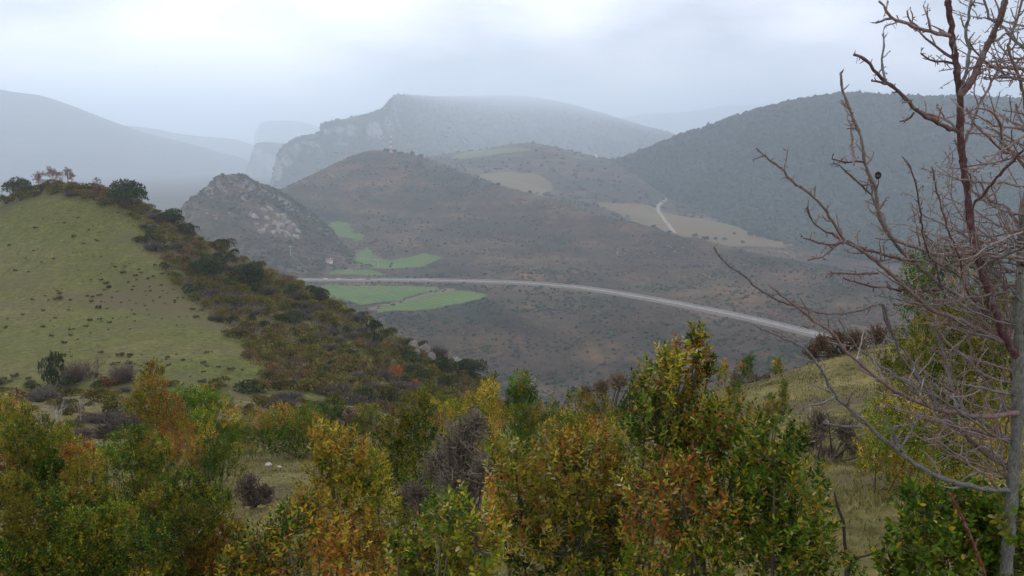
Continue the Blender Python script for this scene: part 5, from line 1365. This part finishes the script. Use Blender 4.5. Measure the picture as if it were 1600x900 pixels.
tag(add('grass', grass(190000, 4), M['massleaf']), 'short dry yellowish grass on the slope between the shrubs', 'grass', kind='stuff')
# ------------------------------------------------------------------ the leafless thorn tree
TD = 2.3
_n = NT('thorn_bark'); _a = _n.n('Attribute', attribute_name='tone').outputs['Color']; _p = _n.n('TexCoord').outputs['Object']
_l = _n.ramp(_n.noise(55, 5, 0.65, _p), [(0.50, (0, 0, 0)), (0.62, (1, 1, 1))])
_c = _n.mix(_n.math('MULTIPLY', _l, 0.55), _a, (0.22, 0.225, 0.20))
_f = _n.noise(260, 4, 0.7, _n.mapped(_p, (1, 1, .35)))
_c = _n.mix(1.0, _c, _n.ramp(_f, [(0.3, (0.4, 0.4, 0.4)), (0.7, (1.35, 1.35, 1.35))]), 'MULTIPLY')
M['thorn'] = _n.bsdf(_c, 0.9, _f, 0.7, 0.003, 0.12)
PXM = TD / F
BROWN = [(0.125, 0.060, 0.058), (0.15, 0.075, 0.072), (0.10, 0.05, 0.05), (0.17, 0.10, 0.09)]
GREY = [(0.155, 0.15, 0.145), (0.19, 0.185, 0.18), (0.12, 0.11, 0.105), (0.15, 0.16, 0.13)]
TWIG = [(0.23, 0.15, 0.14), (0.28, 0.20, 0.19), (0.19, 0.115, 0.11), (0.33, 0.29, 0.27), (0.25, 0.18, 0.13)]
trunk_px = [(1560, 1290, TD), (1566, 1000, TD), (1576, 840, TD), (1584, 740, TD), (1590, 650, TD), (1592, 560, TD), (1594, 460, TD + .02), (1603, 340, TD + .05), (1622, 190, TD + .1), (1640, 20, TD + .15), (1655, -160, TD + .2)]
tb = P(1560, 1290, TD); tb[2] = gz(tb[0], tb[1]) - .08
TREE_O = tb
tree = empty('thorn_tree', tuple(tb)); tag(tree, 'bare thorny tree with tangled grey and reddish branches along the picture edge', 'tree')
gt = np.random.default_rng(17)
def smooth_px(px, n_per=5):
    a = np.array(px, float); t = np.r_[0, np.cumsum(np.linalg.norm(np.diff(a[:, :2], axis=0), axis=1))]
    q = np.linspace(0, t[-1], max(int(t[-1] / 9), 4))
    return np.stack([pchip(t, a[:, k], q) for k in range(a.shape[1])], 1)
def thorns(pts, rad, every, ln, g):
    segs = []
    d = unit(np.gradient(pts, axis=0)); L = np.r_[0, np.cumsum(np.linalg.norm(np.diff(pts, axis=0), axis=1))]
    for s in np.arange(every * .5, L[-1], every):
        s = s + g.normal() * every * .3
        if s <= 0 or s >= L[-1]: continue
        k = min(int(np.searchsorted(L, s)), len(pts) - 1)
        v = unit(unit(g.normal(size=3)) * 1.0 + d[k] * .35); l_ = ln * g.uniform(.5, 1.2)
        segs.append((pts[k], pts[k] + v * l_, min(rad[k] * .55, .0022), .0004))
        if g.uniform() < .35: segs.append((pts[k] + v * l_ * .55, pts[k] + v * l_ * .6 + unit(g.normal(size=3)) * l_ * .4, .0017, .001))
    return segs
def branch_mesh(name, pts, rad, pal, sides, every=.022, ln=.016, g=gt, knob=True):
    r = rad * (1 + .10 * g.normal(size=len(rad)))
    V, Fc, tp = polytube(pts, r, sides)
    fs = [Fc]; n = len(V); Vs = [V]
    segs = thorns(pts, rad, every, ln, g)
    if knob and len(pts) > 6:                       # knuckles on the bark
        for k in range(2, len(pts) - 1, 3):
            if g.uniform() < .6: segs.append((pts[k] - (pts[k + 1] - pts[k]) * .35, pts[k] + (pts[k + 1] - pts[k]) * .35, rad[k] * 1.2, rad[k] * 1.28))
    if segs:
        V2, F2 = tubes(segs, 4); Vs.append(V2); fs.append(F2 + n)
    nf4 = sum(len(f) for f in fs)
    base = np.array(pal)[g.integers(len(pal))] * .6 + np.array(pal).mean(0) * .4
    me = np_mesh(name, np.concatenate(Vs), fs + [tp], np.clip(base * g.uniform(.93, 1.07, (nf4 + len(tp), 1)), 0, 1), smooth=True)
    return me
def limb(px, r0, r1, d0, d1, pal, twig_gap=30, twig_len=(22, 62), part='limb', twig_pal=TWIG, bias=None):
    """branch along photo pixels running from depth d0 to d1, radii in photo pixels; side twigs become its sub-parts"""
    q = smooth_px(px); n = len(q)
    q[:, :2] += gt.normal(size=(n, 2)) * np.array([.9, .9]); q[0, :2] = px[0][:2]
    dep = np.linspace(d0, d1, n) + .012 * np.sin(np.linspace(0, 9, n) + gt.uniform(0, 6))
    pts = np.array([P(u, v, d) for (u, v), d in zip(q[:, :2], dep)]) - TREE_O
    rad = np.linspace(r0 * .82, r1 * .85, n) * PXM
    o = add(part, branch_mesh(part, pts, rad, pal, 7 if r0 > 3 else 5), M['thorn'], tree)
    L = np.r_[0, np.cumsum(np.linalg.norm(np.diff(q[:, :2], axis=0), axis=1))]
    s = gt.uniform(.35, .9) * twig_gap; side = 1
    while s < L[-1] * .97:
        k = min(int(np.searchsorted(L, s)), n - 2); d = q[k + 1, :2] - q[k, :2]; d = d / np.linalg.norm(d)
        an = side * gt.uniform(.6, 1.25); c_, s_ = math.cos(an), math.sin(an)
        dd = np.array([d[0] * c_ - d[1] * s_, d[0] * s_ + d[1] * c_]) + np.array([0, -.28])
        ln = gt.uniform(*twig_len) * (1.15 - .5 * s / L[-1]); m = max(int(ln / 8), 4)
        tp = [q[k, :2]]; cur = dd / np.linalg.norm(dd)
        for _ in range(m):
            cur = cur + gt.normal(size=2) * .20 + np.array([0, -.05]); cur /= np.linalg.norm(cur); tp.append(tp[-1] + cur * ln / m)
        tp = np.array(tp); de = dep[k] + np.linspace(0, gt.normal() * ln * PXM * .7, m + 1)
        tpts = np.array([P(u, v, z) for (u, v), z in zip(tp, de)]) - TREE_O
        rr = np.linspace(min(rad[k] * .62, 1.9 * PXM), .75 * PXM, m + 1)
        add('twig', branch_mesh('twig', tpts, rr, twig_pal, 5, .013, .014, knob=False), M['thorn'], o)
        side = -side if gt.uniform() < .75 else side
        s += twig_gap * gt.uniform(.55, 1.5)
    return o
# trunk
q = smooth_px(trunk_px); tp_ = np.array([P(u, v, d) for u, v, d in q]) - TREE_O; tp_[0] = (0, 0, 0)
add('trunk', branch_mesh('trunk', tp_, np.interp(np.arange(len(q)), [0, len(q) * .35, len(q) - 1], [13, 9.5, 6]) * PXM, GREY, 10, .06, .012), M['thorn'], tree)
limb([(1590, 560), (1568, 522), (1549, 470), (1531, 412), (1520, 368), (1513, 320), (1507, 270), (1502, 230), (1500, 180), (1499, 148), (1493, 100), (1486, 52), (1482, 0), (1479, -60)], 8, 4.5, TD, TD - .18, BROWN, 50, (25, 60))
limb([(1500, 150), (1518, 127), (1533, 95), (1548, 60), (1560, 38), (1568, 10), (1580, -50)], 6, 4.5, TD - .13, TD - .2, BROWN + GREY, 45)
limb([(1484, 56), (1462, 51), (1440, 46), (1422, 39), (1410, 34), (1393, 29), (1385, 18), (1380, 8), (1372, 1)], 3.6, 1.8, TD - .17, TD - .3, TWIG, 28, (14, 34))
limb([(1393, 29), (1381, 32), (1370, 36)], 2, 1.5, TD - .28, TD - .3, BROWN, 60)
limb([(1455, 49), (1453, 36), (1449, 24), (1443, 10)], 2.2, 1.2, TD - .2, TD - .15, TWIG, 28, (12, 24))
limb([(1488, 90), (1474, 82), (1458, 68), (1440, 55), (1434, 46), (1423, 33), (1416, 16)], 2.4, 1.2, TD - .17, TD - .05, BROWN, 32, (10, 22))
limb([(1490, 99), (1476, 96), (1453, 93), (1440, 83)], 2.3, 1.2, TD - .17, TD - .35, BROWN, 28, (8, 16))
limb([(1500, 208), (1482, 200), (1462, 190), (1440, 178), (1430, 170), (1410, 148), (1395, 136), (1384, 128), (1372, 115), (1358, 98), (1346, 88), (1336, 86)], 4.2, 2.2, TD - .1, TD - .4, TWIG + BROWN, 43, (10, 26))
limb([(1383, 125), (1377, 98), (1380, 72), (1382, 50)], 2.0, 1.2, TD - .32, TD - .25, GREY, 36, (8, 14))
limb([(1384, 131), (1372, 128), (1361, 126)], 2.2, 1.4, TD - .32, TD - .36, BROWN, 21, (6, 12))
limb([(1428, 176), (1419, 187), (1407, 190)], 2.2, 1.3, TD - .22, TD - .25, BROWN, 18, (6, 12))
limb([(1494, 202), (1478, 190), (1460, 180), (1437, 173)], 2.8, 2, TD - .1, TD - .02, TWIG, 28, (14, 30))
L9 = limb([(1520, 393), (1490, 397), (1465, 398), (1445, 392), (1430, 385), (1412, 380), (1397, 372), (1385, 357), (1377, 343), (1373, 330), (1370, 310), (1366, 290), (1357, 270), (1352, 255), (1347, 220), (1338, 195), (1328, 175), (1320, 150), (1312, 115)], 4.4, 1.7, TD - .05, TD - .35, BROWN + TWIG, 31, (16, 46))
limb([(1351, 253), (1325, 253), (1301, 249)], 1.8, 1.1, TD - .25, TD - .3, BROWN, 18, (8, 18))
limb([(1334, 258), (1332, 230), (1330, 200), (1324, 180), (1316, 157)], 1.9, 1.1, TD - .3, TD - .2, TWIG, 25, (8, 16))
limb([(1362, 304), (1345, 290), (1328, 272), (1312, 258), (1303, 255)], 1.9, 1.1, TD - .26, TD - .4, GREY, 18, (8, 18))
limb([(1538, 474), (1520, 468), (1490, 458), (1470, 445), (1450, 428), (1430, 412), (1410, 395), (1396, 378), (1382, 358), (1372, 335), (1365, 312), (1360, 288), (1355, 268)], 4.4, 1.8, TD, TD - .15, GREY + TWIG, 28, (20, 55))
limb([(1570, 534), (1530, 515), (1490, 497), (1455, 483), (1430, 462), (1400, 435), (1370, 408), (1345, 390), (1320, 376), (1300, 345), (1280, 318), (1262, 300), (1243, 288), (1225, 268), (1205, 252), (1182, 232)], 4.6, 1.2, TD, TD - .45, GREY + TWIG, 33, (18, 56))
limb([(1440, 408), (1410, 404), (1385, 398), (1350, 388), (1325, 378), (1300, 366), (1283, 358), (1270, 348), (1262, 325)], 2.8, 1.2, TD - .18, TD - .3, BROWN, 25, (12, 34))
limb([(1326, 377), (1300, 383), (1278, 378), (1256, 372)], 2.2, 1.1, TD - .32, TD - .38, BROWN, 24, (10, 24))
limb([(1312, 379), (1298, 390), (1284, 402), (1262, 406)], 1.8, 1.1, TD - .3, TD - .3, TWIG, 21, (8, 16))
limb([(1372, 427), (1340, 428), (1310, 427), (1293, 427)], 1.9, 1.2, TD - .2, TD - .35, BROWN, 43, (8, 14))
limb([(1480, 452), (1440, 453), (1400, 452), (1360, 446), (1335, 440), (1317, 436)], 2.4, 1.2, TD - .02, TD - .3, BROWN, 36, (10, 20))
limb([(1470, 640), (1440, 600), (1410, 560), (1390, 510), (1376, 474), (1340, 486), (1310, 490), (1280, 488), (1250, 480), (1222, 471), (1200, 462), (1178, 446), (1160, 430), (1140, 416), (1127, 402), (1117, 387)], 3.2, 1.1, TD + .05, TD - .5, GREY + TWIG, 50, (8, 20))
limb([(1592, 645), (1540, 651), (1500, 646), (1460, 638), (1425, 624), (1392, 606), (1362, 584), (1342, 566), (1320, 546), (1302, 522), (1288, 511), (1270, 500), (1255, 486), (1240, 476), (1222, 462), (1205, 450)], 5.0, 1.3, TD, TD - .4, GREY + TWIG, 28, (20, 60))
limb([(1588, 766), (1550, 765), (1510, 758), (1470, 745), (1440, 732), (1420, 716), (1400, 702), (1375, 682), (1350, 657), (1330, 641), (1312, 626), (1300, 608), (1281, 576), (1262, 548), (1240, 535), (1210, 522), (1183, 512)], 5.2, 1.4, TD, TD - .35, GREY, 37, (20, 66))
limb([(1345, 668), (1320, 667), (1286, 662)], 3.0, 2.0, TD - .24, TD - .34, GREY, 43, (8, 14))
limb([(1304, 620), (1280, 631), (1258, 636), (1248, 648)], 2.4, 1.4, TD - .28, TD - .35, GREY, 21, (10, 22))
limb([(1408, 706), (1400, 688), (1392, 668), (1380, 646), (1373, 634)], 2.8, 1.6, TD - .2, TD - .1, GREY, 21, (12, 26))
limb([(1405, 704), (1420, 680), (1428, 658), (1436, 640)], 2.4, 1.4, TD - .2, TD - .2, TWIG + GREY, 18, (10, 26))
limb([(1586, 738), (1560, 722), (1530, 700), (1502, 672), (1478, 648), (1452, 612), (1432, 582), (1418, 556), (1400, 530), (1385, 505), (1378, 480)], 4.8, 1.6, TD, TD + .25, GREY + BROWN, 28, (24, 66))
limb([(1588, 690), (1560, 676), (1535, 660), (1508, 640), (1480, 618), (1452, 596), (1425, 586)], 4.0, 1.6, TD, TD + .35, GREY, 24, (24, 60))
limb([(1590, 600), (1560, 594), (1535, 585), (1512, 560), (1490, 545), (1470, 520), (1462, 492), (1450, 470)], 3.4, 1.3, TD, TD + .3, GREY + TWIG, 24, (20, 60))
limb([(1592, 560), (1575, 500), (1566, 440), (1540, 415), (1525, 395), (1510, 372), (1490, 350), (1470, 342)], 3.2, 1.3, TD, TD + .2, TWIG + GREY, 24, (20, 54))
limb([(1595, 470), (1570, 440), (1548, 422), (1530, 405), (1520, 380), (1522, 350)], 3.0, 1.3, TD, TD + .15, GREY, 23, (20, 50))
limb([(1601, 370), (1585, 340), (1570, 322), (1545, 312), (1535, 290), (1520, 276)], 3.4, 1.4, TD + .04, TD + .15, TWIG + GREY, 23, (20, 54))
limb([(1612, 280), (1590, 245), (1570, 225), (1560, 190), (1545, 172), (1530, 168)], 3.2, 1.4, TD + .07, TD - .1, TWIG, 21, (20, 54))
limb([(1618, 215), (1590, 200), (1565, 198), (1540, 188), (1510, 172)], 2.8, 1.3, TD + .09, TD + .2, TWIG, 23, (18, 48))
limb([(1626, 150), (1600, 125), (1575, 118), (1550, 104), (1530, 88), (1512, 60)], 3.2, 1.4, TD + .1, TD - .05, TWIG + GREY, 23, (20, 54))
limb([(1630, 110), (1605, 80), (1585, 62), (1570, 45), (1545, 25), (1535, -10)], 3.4, 1.8, TD + .12, TD + .2, GREY, 23, (20, 54))
limb([(1616, 240), (1604, 190), (1600, 150), (1588, 110), (1575, 70), (1590, 30), (1602, -20)], 3.4, 1.8, TD + .08, TD - .1, TWIG, 23, (18, 48))
limb([(1500, 145), (1510, 110), (1514, 80), (1510, 50), (1514, 20), (1522, -20)], 3.4, 2.2, TD - .13, TD - .05, GREY, 28, (18, 44))
limb([(1503, 228), (1515, 205), (1522, 180), (1535, 155), (1550, 128), (1562, 100), (1575, 75)], 3.0, 1.5, TD - .1, TD + .05, GREY + TWIG, 24, (18, 50))
limb([(1512, 330), (1530, 310), (1550, 285), (1575, 260), (1600, 235), (1630, 215)], 3.0, 1.6, TD - .08, TD - .25, BROWN, 24, (18, 50))
limb([(1532, 420), (1550, 408), (1575, 398), (1600, 385), (1630, 372)], 3.2, 1.8, TD - .04, TD - .2, GREY, 24, (18, 46))
limb([(1556, 500), (1530, 480), (1505, 440), (1500, 410), (1490, 380), (1478, 350), (1470, 320), (1462, 290), (1455, 262)], 3.0, 1.2, TD - .02, TD - .3, BROWN + TWIG, 25, (14, 44))
limb([(1470, 445), (1462, 415), (1450, 395), (1442, 365), (1438, 335), (1432, 300), (1424, 262), (1410, 246)], 2.4, 1.0, TD - .1, TD - .2, BROWN, 24, (12, 36))
limb([(1510, 645), (1490, 610), (1480, 570), (1470, 540), (1462, 520)], 3.8, 2.0, TD + .02, TD + .2, GREY, 21, (16, 44))
limb([(1440, 632), (1425, 600), (1405, 590), (1380, 575), (1362, 560), (1345, 548), (1330, 530), (1316, 510), (1310, 490)], 2.8, 1.2, TD - .05, TD - .1, TWIG + GREY, 24, (16, 46))
limb([(1560, 1000), (1540, 900), (1512, 830), (1495, 790), (1482, 770)], 3.2, 2.2, TD, TD - .2, [(0.20, 0.055, 0.04)], 60, (14, 30))
# the tangle of smaller branches nearer the trunk and behind it
TG = np.random.default_rng(23)
for i in range(58):
    v0 = TG.uniform(40, 770); u0 = np.interp(v0, [0, 190, 340, 460, 840], [1640, 1622, 1603, 1594, 1576]); L_ = TG.uniform(110, 260) * (1.0 if v0 > 350 else .7)
    an = math.radians(TG.uniform(150, 205) if v0 < 500 else TG.uniform(140, 185)); n_ = max(int(L_ / 28), 3); pl = [(u0, v0)]
    dr_ = np.array([math.cos(an), -math.sin(an)])
    for q_ in range(n_):
        dr_ = dr_ + TG.normal(size=2) * .16 + np.array([0, -.07]); dr_ /= np.linalg.norm(dr_); pl.append((pl[-1][0] + dr_[0] * 28, pl[-1][1] + dr_[1] * 28))
    limb(pl, TG.uniform(1.9, 2.8), 0.9, TD + .02, TD + TG.uniform(-.35, .6), (GREY + TWIG) if i % 2 else TWIG, 21, (18, 62))
for i in range(16):                               # and those reaching out the other way
    v0 = TG.uniform(-60, 620); u0 = np.interp(v0, [0, 190, 340, 460, 840], [1640, 1622, 1603, 1594, 1576]); an = math.radians(TG.uniform(5, 60)); pl = [(u0, v0)]; dr_ = np.array([math.cos(an), -math.sin(an)])
    for q_ in range(int(TG.uniform(5, 11))):
        dr_ = dr_ + TG.normal(size=2) * .16 + np.array([0, -.05]); dr_ /= np.linalg.norm(dr_); pl.append((pl[-1][0] + dr_[0] * 30, pl[-1][1] + dr_[1] * 30))
    limb(pl, TG.uniform(2.8, 4.2), 1.0, TD + .02, TD + TG.uniform(-.5, .6), (GREY + TWIG) if i % 2 else BROWN, 40, (20, 60))
# one dried berry left on its stalk
bp = np.array([P(1372, 274, TD - .28), P(1373, 286, TD - .28), P(1369, 296, TD - .27)]) - TREE_O
V, Fc, tpf = polytube(bp[::-1], np.array([.9, .8, .7]) * PXM, 5)
add('stalk', np_mesh('stalk', V, [Fc, tpf], pick(BROWN, len(Fc) + len(tpf), gt)), M['thorn'], tree)
th = np.linspace(0, math.pi, 7); ring = []
for k in range(7):
    for j in range(10):
        a_ = j / 10 * 6.283; rr = math.sin(th[k]) * 4.4 * PXM * (1 + .08 * math.cos(3 * a_))
        ring.append((rr * math.cos(a_), rr * math.sin(a_), -math.cos(th[k]) * 5.2 * PXM))
ring = np.array(ring) + bp[0]
fb = [(k * 10 + j, k * 10 + (j + 1) % 10, (k + 1) * 10 + (j + 1) % 10, (k + 1) * 10 + j) for k in range(6) for j in range(10)]
be = add('berry', np_mesh('berry', ring, np.array(fb), np.tile((0.02, 0.018, 0.022), (60, 1)), smooth=True), M['thorn'], tree)
be['label'] = 'single dark dried berry on a twig'

# ------------------------------------------------------------------ the air
hz = NT('haze')
pv = hz.n('VolumePrincipled')
pv.inputs['Color'].default_value = HAZE_COLOR
pv.inputs['Density'].default_value = HAZE_DENSITY
pv.inputs['Anisotropy'].default_value = 0.5
hz.l(pv.outputs[0], hz.out.inputs['Volume'])
x0, x1, y0, y1, z0, z1 = -14500, 14500, -1000, 18500, -421.5, 830
hv = np.array([(x, y, z) for z in (z0, z1) for y in (y0, y1) for x in (x0, x1)], float)
hf = np.array([(0, 2, 3, 1), (4, 5, 7, 6), (0, 1, 5, 4), (2, 6, 7, 3), (0, 4, 6, 2), (1, 3, 7, 5)])
tag(add('haze', np_mesh('haze', hv, hf), hz.m), label='grey damp haze filling the whole valley and fading the mountains', cat='haze', kind='stuff')
